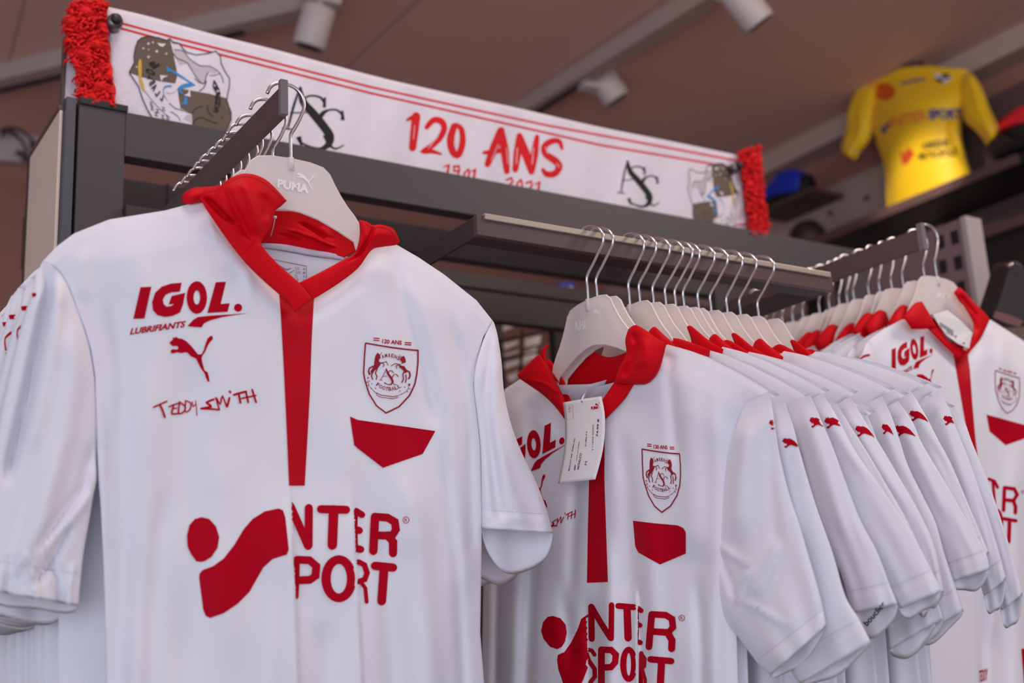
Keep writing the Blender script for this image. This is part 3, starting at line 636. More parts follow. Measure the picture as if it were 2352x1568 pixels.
patch('collar_fold', PL1, REDF, s1, [(424, 441), (445, 431), (470, 429), (520, 425)], [(419, 466), (436, 470), (452, 467), (480, 462)], [(424, 441), (418, 452), (419, 466)], [(520, 425), (500, 440), (480, 462)], res=(20, 24), off=.004, bulge=.012, solid=.002)
patch('collar_stand', PL1, REDF, s1, [(606, 484), (640, 484), (700, 488), (750, 506), (800, 540), (832, 556)], [(600, 558), (640, 560), (700, 572), (740, 580), (792, 590)], [(606, 484), (600, 520), (600, 558)], [(832, 556), (820, 575), (792, 590)],
      res=(30, 44), off=-.020, folds=[fold([(690, 510), (740, 540), (760, 548)], 8, -.006, 6, 6), fold([(660, 525), (720, 545), (770, 568)], 7, .007, 6, 6), fold([(745, 520), (752, 560)], 6, .005, 8, 8), fold([(640, 535), (700, 552)], 7, -.005, 6, 6)], solid=.0016)
TAPE = mat('neck_tape', (206, 196, 214), .8)
patch('neck_tape', PL1, TAPE, s1, [(600, 553), (660, 560), (720, 572), (793, 582)], [(600, 568), (660, 577), (720, 588), (791, 597)], [(600, 553), (600, 568)], [(793, 582), (791, 597)], res=(8, 40), off=-.021, bulge=.002, solid=.001)
patch('neck_tape', PL1, TAPE, s1, [(612, 539), (650, 545), (700, 566)], [(606, 550), (650, 556), (706, 575)], [(612, 539), (606, 550)], [(700, 566), (706, 575)], res=(6, 20), off=-.032, bulge=.002, solid=.001)
patch('inner_back', PL1, WHITE, s1, [(596, 566), (660, 576), (720, 587), (800, 595)], [(600, 720), (760, 720)], [(596, 566), (590, 640), (600, 720)], [(800, 595), (790, 660), (760, 720)], res=(20, 24), off=-.023, solid=.001)
ib = bpy.data.objects['inner_back']
SIB = Surf([v.co+Vector(wloc(s1)) for v in ib.data.vertices], [tuple(p.vertices) for p in ib.data.polygons])
decal('size_print', SIB, flat([stroke2([(620, 594), (704, 611), (704, 640)], 1.6, caps=False), stroke2([(628, 600), (655, 618), (668, 616)], [1, 4, 2], sm=3), stroke2([(655, 640), (664, 628), (676, 620)], [3, 2, 1], sm=3)]) +
      [text2(t, ((678, y), (678+w, y+2), (678, y-6)), .0) for t, y, w in (('US', 618, 10), ('CAR', 627, 13), ('D', 636, 5), ('UE', 644, 8))]+[text2(t, ((696, y), (701, y+1), (696, y-5)), 0) for t, y in (('M', 620), ('1', 628), ('M', 637), ('M', 645))], GREYP, s1, eps=.0008)
# ---- clear plastic loop with a knob
V, Fc = tube([PL1.p(632, 499, .012), PL1.p(628, 520, .0), PL1.p(622, 542, -.012)], .0004, 6); obj('tag_thread', V, Fc, PAPER, s1)
V, Fc = tube([PL1.p(632, 497, .0128), PL1.p(632, 501, .0128)], .0016, 8); obj('thread_knob', V, Fc, PAPER, s1)
# ---- the other shirts on this rail
G1 = 'white shirts behind the closest one on the rail'
offs1 = [.045, .082, .106, .128, .150, .172, .194, .216, .238, .262, .286]
ords = ['second', 'third', 'fourth', 'fifth', 'sixth', 'seventh', 'eighth', 'ninth', 'tenth', 'eleventh', 'last']
proto = thing('football_shirt', 'white football shirt directly behind the closest one, only shoulder and sleeve showing', 'shirt', wloc(s1), G1)
torso(PL1, proto, top1, back1, [(248, 1760), (1120, 1760)], [(x+2-85*max(0, min(1, (y-1050)/300)), y) for x, y in left1], right1, [f for f in folds1[:6]], [], res=(70, 80), depth=.014, neck=.02, seed=4)
slp, SLP = sleeve(PL1, proto, L1, [(x-4, y) for x, y in R1], thick=.018, off0=.002, lip=46, folds=[fold([(112, 606), (98, 680), (72, 780), (40, 900), (0, 1060)], 9, .010, 20, 60), fold([(118, 606), (120, 680), (100, 800), (60, 1000)], 9, -.010, 20, 60), fold([(150, 900), (120, 1100), (40, 1300)], 20, .008), fold([(100, 1180), (70, 1260), (50, 1370)], 10, -.008, 30, 5), fold([(150, 1200), (140, 1290), (130, 1400)], 10, .008, 30, 5)], seed=8, wav=.003, res=(60, 56))
slr, _ = sleeve(PL1, proto, L1r, R1r, thick=.016, off0=-.002, lip=110, seed=9, wav=.003, res=(50, 48))
decal('cat_tail_print', SLP, flat([stroke2([(88, 672), (76, 673), (62, 680), (48, 696), (38, 712)], [12, 10, 8, 5, 4], sm=4), stroke2([(96, 705), (86, 708), (74, 716), (66, 728), (70, 760)], [7, 7, 6, 3, 5], sm=4)]), REDP, slp)
patch('collar', PL1, REDF, proto, [(470, 434), (501, 428), (562, 405), (625, 430), (659, 461)], [(678, 716), (718, 686)], [(470, 434), (462, 461), (555, 594), (640, 675), (678, 716)], [(659, 461), (632, 486), (602, 566), (687, 649), (718, 686)], res=(24, 16), off=.012, bulge=.008)
patch('collar_stand', PL1, REDF, proto, [(606, 484), (700, 488), (832, 556)], [(600, 558), (700, 572), (792, 590)], [(606, 484), (600, 558)], [(832, 556), (792, 590)], res=(12, 20), off=-.02, bulge=.006)
protos = [proto]+[copy_tree(proto) for _ in offs1[1:]]
base = Vector(wloc(s1))
for i, (o, d) in enumerate(zip(protos, offs1)):
    o.location = base+Vector((rnd.uniform(-.004, .004) if i else 0, d, rnd.uniform(-.003, .002)))
    if i: o['label'] = 'white shirt on the closest rail, %s shirt back from the rail tip' % ords[i]
    else: o['label'] = 'white football shirt on the closest rail, second shirt back from the rail tip'
UX, UY, NX, NY = (1, 0, 0), (0, -1, 0), (-1, 0, 0), (0, -1, 0)
h1 = make_hanger(onY(668, 366, 1.045), UX, NY, 'frosted hanger at the rail tip holding the closest shirt', 'frosted hangers on the closest rail')
FP = mat('hanger_print', (240, 236, 238), .5)
def hprint(h, quadtext, catf, k=None):
    S = Surf([v.co+h.location for v in kids(h, ('plate',))[0].data.vertices], [tuple(p.vertices) for p in kids(h, ('plate',))[0].data.polygons])
    decal('hanger_lettering', S, [text2('PUMA', quadtext, .05)], FP, h, eps=.0006); decal('hanger_emblem', S, xf(CAT, catf), FP, h, eps=.0006)
hprint(h1, ((637, 429), (709, 443), (638, 410)), affine([(391, 784), (489, 772), (481, 877)], [(682, 398), (722, 404), (718, 436)]))
for i, d in enumerate(offs1):
    c = h1.copy(); COL.objects.link(c); c.location = Vector(h1.location)+Vector((rnd.uniform(-.002, .002), d-(.004 if i == 0 else .0), 0)); c['label'] = 'frosted hanger on the closest rail, %s back from the tip' % ords[i]
    for ch in kids(h1):
        q = ch.copy(); COL.objects.link(q); q.parent = c
    c.rotation_euler.z = rnd.uniform(-.05, .05)
# ==================================================================== row of shirts on the U-shaped rail
X2 = .7989; PL2 = Plane(0, X2)
s2 = thing('football_shirt', 'white football shirt at the front of the middle row with a price tag', 'shirt', (X2, 1.06, 1.88))
top2 = [(1160, 893), (1195, 870), (1254, 890), (1300, 940), (1343, 975), (1380, 945), (1420, 900), (1474, 842), (1531, 790), (1565, 800), (1628, 822), (1692, 854), (1740, 882), (1768, 900)]
back2 = [(1160, 893), (1195, 872), (1240, 875), (1280, 884), (1356, 882), (1415, 866), (1480, 820), (1531, 790), (1565, 800), (1628, 822), (1692, 854), (1740, 882), (1768, 900)]
left2 = [(1160, 893), (1148, 930), (1130, 1000), (1118, 1150), (1110, 1350), (1106, 1568), (1106, 1760)]
right2 = [(1768, 900), (1722, 925), (1695, 980), (1680, 1060), (1680, 1250), (1690, 1400), (1695, 1568), (1700, 1760)]
folds2 = [fold([(1534, 800), (1540, 880), (1548, 960), (1560, 1100)], 16, -.006, 30), fold([(1580, 840), (1590, 1000), (1600, 1300)], 34, .006), fold([(1425, 960), (1440, 1100), (1450, 1300), (1460, 1750)], 22, -.005), fold([(1320, 1000), (1322, 1120), (1310, 1400)], 16, -.005), fold([(1290, 1300), (1300, 1400), (1320, 1568)], 18, -.006),
    fold([(1200, 900), (1190, 1100), (1180, 1400), (1170, 1750)], 20, .006), fold([(1235, 1150), (1215, 1400), (1200, 1750)], 16, -.008), fold([(1400, 1200), (1400, 1500), (1400, 1750)], 18, .006), fold([(1490, 1150), (1505, 1500), (1510, 1750)], 24, .005), fold([(1640, 880), (1650, 1100), (1640, 1400), (1640, 1750)], 24, .006), fold([(1600, 1300), (1610, 1500), (1615, 1750)], 14, -.006), fold([(1145, 1100), (1140, 1400), (1135, 1750)], 10, -.007)]
steps2 = [stepf([(1345, 1400), (1350, 1500), (1352, 1600)], -.010, 1340, 1460, 20, 50), stepf([(1462, 1370), (1464, 1500), (1466, 1600)], .007, 1330, 1420, 60, 4)]
b2, S2, _ = torso(PL2, s2, top2, back2, [(1106, 1760), (1700, 1760)], left2, right2, folds2, steps2, res=(130, 150), depth=.012, neck=.03, back=-.008, off0=.005, seed=2)
aff = affine([(454, 683), (547, 706), (477, 718.4), (508, 648)], [(1224, 1018), (1288.5, 1011), (1249, 1044), (1260.5, 975)])
c2f = affine([(839, 786.6), (961, 804.5), (887, 949)], [(1474, 1030), (1561, 1042), (1520, 1177)])
sgf = affine([(454, 930), (588, 924), (545, 1000-70)], [(1262, 1195), (1325, 1182), (1304, 1190)])
cat2 = affine([(391, 784), (489, 772), (481, 877)], [(1195, 1100), (1252, 1090), (1257, 1165)])
lub2 = affine([(391, 784), (489, 772), (481, 877)], [(1195, 1100), (1252, 1090), (1257, 1165)])
decal('placket', S2, [poly2([(1340, 985), (1389, 962), (1388, 1100), (1392, 1220), (1396, 1336), (1348, 1338), (1350, 1220), (1353, 1100)])], MATS['red_placket'], s2, eps=.0006, jump=.02)
decal('sponsor_lettering', S2, [xf(SPONSOR, aff)], REDP, s2, jump=.03, step=9); decal('cat_emblem', S2, [xf(CAT, cat2)], REDP, s2, jump=.03, step=9)
decal('signature_print', S2, [xf(SIG, affine([(352, 936), (505, 938), (590, 895)], [(1212, 1218), (1280, 1205), (1326, 1170)]))], REDP, s2, jump=.03, step=9, eps=.0008)
decal('club_crest', S2, [xf(CREST_IN, c2f), xf(CREST_TXT, c2f)], DREDP, s2, eps=.0009, jump=.03); decal('crest_outline', S2, [xf(CREST_RIM, c2f)], DREDP, s2, jump=.03, eps=.0009)
decal('anniversary_lettering', S2, [xf(ANS, c2f)], REDP, s2, jump=.03, step=9)
decal('red_flag_print', S2, [poly2([(1453.8, 1195.5), (1500, 1201), (1556, 1206), (1569, 1212), (1575, 1222), (1575, 1271), (1515.6, 1296), (1466, 1268.6), (1459, 1255)])], REDP, s2, jump=.03, step=9)
decal('big_sponsor_emblem', S2, [LOGO2], REDP, s2, jump=.03, step=9, clip=lambda x, y: x < 1351); decal('big_sponsor_lettering', S2, [LET2], REDP, s2, step=5, eps=.0009, jump=.012, clip=lambda x, y: x > 1349 and not (1461.5 < x < 1464.5))
LA = [(1712, 925), (1682, 1006), (1644, 1172), (1629, 1253), (1625, 1340), (1650, 1405), (1695, 1462), (1737, 1517), (1771, 1549)]
RA = [(1767, 900), (1778, 960), (1790, 1040), (1814, 1138), (1835, 1200), (1857, 1275), (1875, 1335), (1888, 1385), (1898, 1435)]
slA, SLA = sleeve(PL2, s2, LA, RA, thick=.013, off0=.008, ostart=.007, lip=34, seed=11, wav=.0012, res=(90, 80), hem=.945, folds=[fold([(1715, 950), (1700, 1100), (1690, 1260)], 24, .006, 60), fold([(1770, 930), (1770, 1100), (1790, 1300)], 16, -.003), fold([(1650, 1250), (1690, 1280), (1725, 1300)], 9, .003, 8, 8), fold([(1725, 1300), (1700, 1350), (1690, 1390)], 7, .004, 20, 20), fold([(1690, 1375), (1750, 1400), (1810, 1440)], 8, .003, 10, 10), fold([(1790, 1240), (1750, 1330), (1735, 1370)], 8, .0035, 20, 20), fold([(1650, 1270), (1675, 1330), (1690, 1380)], 7, -.003, 14, 14)])
decal('cat_emblem', SLA, cat_at(1766, 965, .58), REDP, slA, jump=.03, step=9)
# collar
patch('collar', PL2, REDF, s2, [(1188, 860), (1205, 843), (1222, 826), (1238, 813)], [(1296, 962), (1304, 964)], [(1188, 860), (1196, 871), (1246, 906), (1275, 934), (1296, 962)], [(1238, 813), (1254, 834), (1275, 872), (1298, 920), (1304, 964)], res=(40, 26), off=.0205, bulge=.008, folds=[fold([(1215, 870), (1250, 880), (1290, 905)], 8, .003, 6, 6)], solid=.0022)
patch('collar_fold', PL2, REDF, s2, [(1240, 812), (1248, 799), (1260, 790)], [(1258, 845), (1270, 864), (1285, 882)], [(1240, 812), (1248, 826), (1258, 845)], [(1260, 790), (1254, 812), (1260, 840), (1285, 882)], res=(16, 12), off=.004, bulge=.004, solid=.002)
patch('collar_stand', PL2, REDF, s2, [(1256, 852), (1285, 836), (1312, 813), (1356, 806), (1400, 820), (1445, 806)], [(1276, 880), (1307, 882), (1356, 879), (1395, 870), (1440, 850)], [(1256, 852), (1266, 866), (1276, 880)], [(1445, 806), (1442, 830), (1440, 850)], res=(26, 44), off=-.022, folds=[fold([(1285, 852), (1330, 842), (1370, 826), (1440, 824)], 1e9, 0), fold([(1312, 814), (1325, 838), (1345, 850)], 9, -.005, 8, 8)], bulge=.006, solid=.0016)
patch('neck_tape', PL2, TAPE, s2, [(1276, 878), (1307, 881), (1356, 877), (1395, 868), (1420, 857)], [(1276, 885), (1307, 887), (1356, 883), (1395, 874), (1420, 864)], [(1276, 878), (1276, 885)], [(1420, 857), (1420, 864)], res=(5, 30), off=-.019, solid=.001)
patch('inner_back', PL2, WHITE, s2, [(1272, 884), (1307, 886), (1356, 882), (1395, 873), (1425, 862)], [(1300, 990), (1400, 990)], [(1272, 884), (1300, 990)], [(1425, 862), (1400, 990)], res=(14, 20), off=-.021, solid=.001)
ib = bpy.data.objects['inner_back.001']
SIB2 = Surf([v.co+Vector(wloc(s2)) for v in ib.data.vertices], [tuple(p.vertices) for p in ib.data.polygons])
decal('size_print', SIB2, flat([stroke2([(1339, 905), (1336, 892), (1394, 882), (1396, 905)], 1.4, caps=False), stroke2([(1362, 901), (1372, 907), (1380, 898)], [4, 3, 2])])+[text2('US 1', ((1380, 896), (1392, 893), (1380, 890)), 0)], GREYP, s2, eps=.0008)
patch('collar', PL2, REDF, s2, [(1443, 756), (1459, 746), (1482, 757), (1508, 776), (1531, 788)], [(1410, 880), (1440, 883), (1480, 883)], [(1443, 756), (1436, 781), (1438, 812), (1422, 845), (1410, 880)], [(1531, 788), (1520, 833), (1509, 859), (1494, 876), (1480, 883)], res=(50, 36), off=.0195, bulge=.010, folds=[fold([(1455, 760), (1462, 790), (1450, 830), (1430, 870)], 9, -.006, 20, 20), fold([(1475, 770), (1480, 810), (1470, 850)], 14, .004, 20, 20)], solid=.0022)
patch('collar_band', PL2, REDF, s2, [(1412, 876), (1430, 880), (1454, 880)], [(1335, 985), (1345, 1000), (1356, 990)], [(1412, 876), (1385, 915), (1335, 985)], [(1454, 880), (1431, 918), (1390, 963), (1356, 994)], res=(24, 12), off=.019, bulge=.001, solid=.0016)
# the row behind
dx2 = [.0128, .0585, .0736, .0937, .1121, .1268, .1395, .162, .1814, .2072, .2283, .2582]
G2 = 'white shirts in the middle row on the U-shaped rail'
sdef = {0: ([(1742, 925), (1740, 1000), (1745, 1100), (1755, 1200), (1775, 1330), (1800, 1450), (1815, 1530), (1840, 1566)], [(1805, 922), (1823, 977), (1840, 1040), (1874, 1155), (1912, 1262), (1942, 1364), (1972, 1415), (2001, 1470)], 26, cat_at(1797, 1003, .58, 1.02)),
    1: ([(1812, 925), (1825, 980), (1845, 1040), (1870, 1140), (1905, 1240), (1945, 1340), (1963, 1407)], [(1865, 904), (1891, 964), (1920, 1032), (1976, 1181), (2018, 1262), (2048, 1339), (2067, 1385)], 62, cat_at(1863, 957, .62, .9)),
    2: ([(1842, 930), (1864, 1000), (1895, 1080), (1935, 1170), (1985, 1260), (2035, 1350), (2066, 1400)], [(1886, 905), (1915, 950), (1937, 990), (1967, 1045), (2027, 1130), (2095, 1232), (2146, 1330), (2159, 1360)], 34, cat_at(1891, 963, .66, .98, -.1)),
    4: ([(1902, 930), (1935, 1000), (1965, 1050), (2010, 1130), (2060, 1220), (2105, 1310), (2125, 1370)], [(1955, 904), (1990, 960), (2025, 1015), (2053, 1062), (2116, 1172), (2150, 1250), (2170, 1351)], 22, cat_at(1966, 970, .64, .98)),
    7: ([(1970, 935), (1990, 1000), (2020, 1060), (2050, 1130), (2075, 1220), (2090, 1310), (2095, 1400), (2100, 1470)], [(2027, 910), (2050, 960), (2066, 1006), (2087, 1070), (2121, 1140), (2150, 1200), (2170, 1270), (2190, 1330), (2214, 1402)], 30, cat_at(2026, 975, .62, .62)),
    8: ([(2022, 940), (2050, 1000), (2070, 1060), (2100, 1130), (2130, 1200), (2165, 1280), (2185, 1335)], [(2061, 920), (2095, 970), (2115, 1016), (2167, 1104), (2231, 1215), (2262, 1270), (2270, 1305)], 36, cat_at(2050, 978, .68, 1.05, -.08)),
    9: ([(2052, 930), (2075, 980), (2100, 1030), (2130, 1090), (2170, 1170), (2210, 1240), (2235, 1290)], [(2090, 890), (2115, 930), (2133, 962), (2155, 1005), (2189, 1070), (2240, 1190), (2272, 1266)], 20, cat_at(2089, 941, .62, 1.0)),
    10: ([(2112, 930), (2132, 980), (2155, 1040), (2190, 1130), (2220, 1220), (2245, 1310), (2262, 1368)], [(2153, 899), (2178, 935), (2195, 981), (2231, 1070), (2265, 1172), (2295, 1270), (2310, 1330)], 60, cat_at(2166, 956, .56, .9))}
pr2 = thing('football_shirt', 'x', 'shirt', (X2, 1.06, 1.88), G2)
tb, _, _ = torso(PL2, pr2, top2, back2, [(1106, 1760), (1700, 1760)], left2, right2, folds2[:2]+folds2[4:], [], res=(60, 70), depth=.005, neck=.006, back=-.001, seed=6)
cl1 = patch('collar', PL2, REDF, pr2, [(1443, 756), (1459, 746), (1482, 757), (1508, 776), (1531, 788)], [(1410, 880), (1440, 883), (1480, 883)], [(1443, 756), (1436, 781), (1438, 812), (1422, 845), (1410, 880)], [(1531, 788), (1520, 833), (1509, 859), (1494, 876), (1480, 883)], res=(24, 18), off=.004, bulge=.004, solid=.002)
cl2 = patch('collar', PL2, REDF, pr2, [(1470, 752), (1482, 744), (1500, 760), (1531, 788)], [(1430, 860), (1480, 866), (1500, 862)], [(1470, 752), (1452, 800), (1430, 860)], [(1531, 788), (1522, 830), (1500, 862)], res=(24, 18), off=.003, bulge=.007, solid=.002)
cl3 = patch('collar', PL2, REDF, pr2, [(1436, 772), (1452, 762), (1490, 772), (1531, 788)], [(1410, 880), (1440, 883), (1480, 883)], [(1436, 772), (1430, 820), (1410, 880)], [(1531, 788), (1522, 840), (1480, 883)], res=(24, 18), off=.003, bulge=.005, solid=.002)
cl4 = patch('collar', PL2, REDF, pr2, [(1452, 738), (1462, 735), (1500, 768), (1531, 788)], [(1428, 868), (1450, 872), (1480, 868)], [(1452, 738), (1462, 780), (1440, 820), (1428, 868)], [(1531, 788), (1520, 833), (1480, 868)], res=(24, 18), off=.004, bulge=.004, solid=.002)
bk = patch('collar_stand', PL2, REDF, pr2, [(1240, 850), (1285, 836), (1330, 815), (1400, 822), (1445, 806)], [(1266, 880), (1307, 882), (1356, 879), (1395, 870), (1440, 850)], [(1240, 850), (1266, 880)], [(1445, 806), (1440, 850)], res=(12, 20), off=-.006, bulge=.002, solid=.0016)
lc = patch('collar', PL2, REDF, pr2, [(1196, 860), (1222, 835), (1240, 820)], [(1296, 962), (1304, 964)], [(1196, 860), (1246, 906), (1296, 962)], [(1240, 820), (1275, 872), (1304, 964)], res=(16, 12), off=.004, bulge=.002, solid=.002)
rows2 = []
cols = {0: cl2, 1: cl3, 2: cl4, 3: cl2, 4: cl3, 5: cl1, 6: cl4, 7: cl2, 8: cl3, 9: cl1, 10: cl4, 11: cl1}
names2 = ['second', 'third', 'fourth', 'fifth', 'sixth', 'seventh', 'eighth', 'ninth', 'tenth', 'eleventh', 'twelfth', 'last']
for i, d in enumerate(dx2):
    r = thing('football_shirt', 'white shirt in the middle row, %s in line from the rail front' % names2[i] if i < 11 else 'white football shirt at the far end of the middle row', 'shirt', (X2+d, 1.06, 1.88), G2)
    for ch in (tb, cols[i], bk, lc):
        c = ch.copy(); COL.objects.link(c); c.parent = r; c.location = (0, 0, -.009 if i in (3, 5, 6) and ch is not cols[i] else 0)
        if ch is tb: c.rotation_euler.x = {2: -.02, 4: -.04, 7: -.05, 8: -.04, 9: -.085, 10: -.072, 11: -.02}.get(i, 0)
    k = i if i in sdef else {3: 4, 5: 7, 6: 7, 11: 10}[i]
    if i in sdef:
        L, R, lip, ct = sdef[i]; pl = Plane(0, X2+d)
        so, SS = sleeve(pl, r, L, R, thick=.0065, off0=.003, lip=lip, seed=20+i, wav=.0007, res=(60, 48), hem=.93, folds=[fold([((L[0][0]+R[0][0])/2, R[0][1]), ((L[2][0]+R[2][0])/2, R[2][1]), ((L[4][0]+R[4][0])/2, R[4][1])], 16, .003, 30)])
        decal('cat_emblem', SS, ct, REDP, so, jump=.02, step=8)
        if i == 1: decal('inner_lettering', surf_of(so), [text2('bouclier', ((1996, 1437), (2040, 1386), (1986, 1428)), .02)], INK, so, jump=.05, step=6)
        rows2.append((i, so))
    else:
        src = dict(rows2).get(k)
        if src is None:
            L, R, lip, ct = sdef[k]; sh_ = (d-dx2[k])*1640
            L = [(x+sh_, y+(d-dx2[k])*150+18) for x, y in L]; R = [(x+sh_-8, y+(d-dx2[k])*150+22) for x, y in R]
            sleeve(Plane(0, X2+d), r, L, R, thick=.005, off0=.001, lip=lip+10, seed=50+i, wav=.001, res=(40, 40))
        else:
            c = src.copy(); COL.objects.link(c); c.parent = r; c.location = (-.004, 0, -.012)
for r_ in [o for o in bpy.data.objects if o.get('group') == G2]: r_.location = Vector(r_.location)+Vector((0, rnd.uniform(-.003, .003), rnd.uniform(-.004, .001)))
for ch in list(pr2.children): bpy.data.objects.remove(ch)
bpy.data.objects.remove(pr2)
# hangers of the middle row
h2 = make_hanger((X2, 1.06, 1.8799), (0, -1, 0), (-1, 0, 0), 'frosted hanger holding the shirt with the price tag, first on the U-shaped rail', 'frosted hangers on the U-shaped rail', hk=HK2)
hprint(h2, ((1321, 760), (1348, 754), (1320, 739)), affine([(391, 784), (489, 772), (481, 877)], [(1364, 716), (1384, 701), (1380, 736)]))
for i, d in enumerate(dx2):
    c = h2.copy(); COL.objects.link(c); c.location = (X2+d, 1.06, 1.8799); c['label'] = 'frosted hanger on the U-shaped rail, %s in the row' % names2[i]
    for ch in kids(h2):
        q = ch.copy(); COL.objects.link(q); q.parent = c
    c.rotation_euler.z = rnd.uniform(-.05, .05)
# price tag of this shirt
tg = thing('price_tag', 'white card price tag hanging over the red placket, reading 74.99 with a barcode', 'price tag', PL2.p(1338, 925, .03))
TQ = sc(5.807, 1280, 860)
ot = [(75, 385), (95, 365), (560, 287), (585, 300), (605, 370), (630, 600), (625, 880), (600, 1000), (560, 1190), (510, 1370), (490, 1398), (250, 1425), (10, 1450), (15, 1400), (60, 1200), (95, 1000), (105, 800), (100, 600), (85, 480)]
G = coons([TQ(p) for p in [(75, 372), (320, 328), (585, 290)]], [TQ(p) for p in [(8, 1452), (250, 1425), (502, 1396)]], [TQ(p) for p in [(75, 372), (100, 600), (105, 850), (70, 1150), (8, 1452)]], [TQ(p) for p in [(585, 290), (625, 500), (632, 720), (610, 960), (565, 1170), (502, 1396)]], 30, 14)
TG = PL2.grid(G, .026+.012*np.linspace(0, 1, 30)[:, None]**1.5+0*np.linspace(0, 1, 14)[None, :])
V, Fc = grid_mesh(TG); obj('card', V, Fc, PAPER, tg, solid=.0006)
ST = Surf(V, Fc)
bars = []; rr = random.Random(4); y = 640
while y < 1020:
    w = rr.choice([4, 7, 11, 5]); xo = np.interp(y, [620, 800, 1020], [408, 412, 388]); bars.append(poly2([(xo, y), (xo+62+(y < 660)*10, y-14), (xo+62, y-14+w), (xo, y+w)])); y += w+rr.choice([5, 8, 11])
decal('barcode', ST, xf(bars, TQ), INK, tg, eps=.0004)
tx = [('74.99 €', (540, 826), (560, 588), (515, 824), .02), ('5 115029 300003', (478, 1010), (488, 670), (460, 1008), 0), ('311806 0 3', (384, 958), (398, 760), (368, 956), .02), ('M', (394, 1208), (400, 1160), (364, 1202), 0), ('947542-CO', (288, 1270), (326, 1052), (262, 1262), .02), ('0001', (240, 1274), (248, 1205), (220, 1272), .03),
      ('MAILLOT ASC THIRD H21', (162, 1285), (238, 850), (146, 1282), .02), ('PUMA ASC AMIENS', (262, 1145), (300, 890), (248, 1143), 0)]
decal('tag_lettering', ST, xf([text2(t, (a, b, c), bo) for t, a, b, c, bo in tx], TQ), INK, tg, eps=.0004)
decal('tag_emblem', ST, xf([text2('PUMA', ((452, 466), (548, 452), (448, 428)), .06)]+xf(CAT, affine([(391, 784), (489, 772), (481, 877)], [(505, 395), (560, 366), (560, 442)])), TQ)+xf(flat([stroke2([(110, 412), (205, 400), (212, 590), (128, 600), (110, 412)], 2, caps=False), stroke2([(158, 420), (142, 462), (182, 455), (158, 420)], 4), stroke2([(160, 460), (162, 478)], 4)])+[text2('FSC', ((148, 500), (185, 492), (147, 488)), .0)], TQ), REDP, tg, eps=.0005)
V, Fc = tube([PL2.p(*TQ((372, 250)), .014), PL2.p(*TQ((345, 300)), .022), PL2.p(*TQ((325, 345)), .0275)], [.0008, .0012, .0006], 8); obj('clip', V, Fc, PAPER, tg)
V, Fc = tube([PL2.p(*TQ((392, 150)), -.018), PL2.p(*TQ((388, 200)), .0), PL2.p(*TQ((372, 250)), .014)], .0003, 6); obj('thread', V, Fc, PAPER, tg)
decal('punched_hole', ST, xf([disc2(326, 362, 9, 12)], TQ), GREYP, tg, eps=.0004)
# ==================================================================== shirts on the farthest rail
X3 = 1.43; PL3 = Plane(1, 1.082)
s3 = thing('football_shirt', 'white football shirt at the tip of the farthest rail, card tag inside its collar', 'shirt', (X3, 1.082, 1.99))
top3 = [(1993, 782), (2030, 755), (2073, 733), (2105, 736), (2140, 744), (2168, 775), (2194, 800), (2205, 808), (2214, 799), (2238, 770), (2258, 744), (2272, 732), (2352, 783), (2440, 850)]
back3 = [(1993, 782), (2030, 755), (2073, 733), (2134, 750), (2180, 768), (2233, 772), (2272, 732), (2352, 783), (2440, 850)]
left3 = [(1993, 782), (2025, 860), (2040, 940), (2048, 1100), (2060, 1760)]; right3 = [(2440, 850), (2425, 950), (2430, 1760)]
folds3 = [fold([(2300, 760), (2300, 900), (2290, 1000)], 16, .004, 40), fold([(2130, 800), (2140, 1000), (2150, 1300)], 24, .004), fold([(2250, 1050), (2256, 1300), (2260, 1750)], 10, -.006), fold([(2330, 1000), (2335, 1300), (2340, 1750)], 20, .005), fold([(2275, 1200), (2285, 1500)], 12, .006)]
b3, S3, _ = torso(PL3, s3, top3, back3, [(2060, 1760), (2430, 1760)], left3, right3, folds3, [], res=(100, 90), depth=.012, neck=.03, off0=.008, back=-.012, seed=3)
f3 = affine([(839, 786.6), (961, 804.5), (887, 949)], [(2286, 849.6), (2342, 867.6), (2313, 949.4)])
aff3 = affine([(337, 659), (546, 707), (478, 718), (454, 683)], [(2050, 805), (2141, 804), (2116, 822), (2096, 818)])
igf = affine([(323, 658), (547, 706), (432, 749), (508, 648)], [(2049, 800), (2140.5, 803), (2097, 848), (2117, 775)])
decal('placket', S3, [poly2([(2188, 805), (2222, 805), (2228, 850), (2233, 920), (2240, 1000), (2248, 1068), (2235, 1069), (2219, 980), (2203, 890)])], MATS['red_placket'], s3, eps=.0006, jump=.02)
decal('sponsor_lettering', S3, [xf(SPONSOR, igf), xf(LUBE, igf)], REDP, s3, jump=.03, step=8); decal('cat_emblem', S3, [xf(CAT, affine([(391, 784), (489, 772), (481, 877)], [(2104, 865), (2145, 847), (2150, 895)]))], REDP, s3, jump=.03, step=8)
decal('club_crest', S3, [xf(CREST_IN, f3), xf(CREST_TXT, f3)], DREDP, s3, eps=.0009, jump=.03); decal('crest_outline', S3, [xf(CREST_RIM, f3)], DREDP, s3, eps=.0009, jump=.03); decal('anniversary_lettering', S3, [xf(ANS, f3)], REDP, s3, jump=.03, step=8)
decal('red_flag_print', S3, [poly2([(2266, 951.5), (2352, 975), (2372, 979), (2358, 1005), (2310, 1022), (2273, 990)])], REDP, s3, jump=.03, step=8)
decal('big_sponsor_lettering', S3, [LET3], REDP, s3, step=8, jump=.03); decal('signature_print', S3, [text2('TEDDY', ((2248, 1566), (2268, 1560), (2249, 1540)), .02)], REDP, s3, jump=.03, step=8)
decal('lower_print', S3, [poly2([(2346, 1490), (2380, 1480), (2380, 1568), (2352, 1568)])], REDP, s3, jump=.03, step=8)
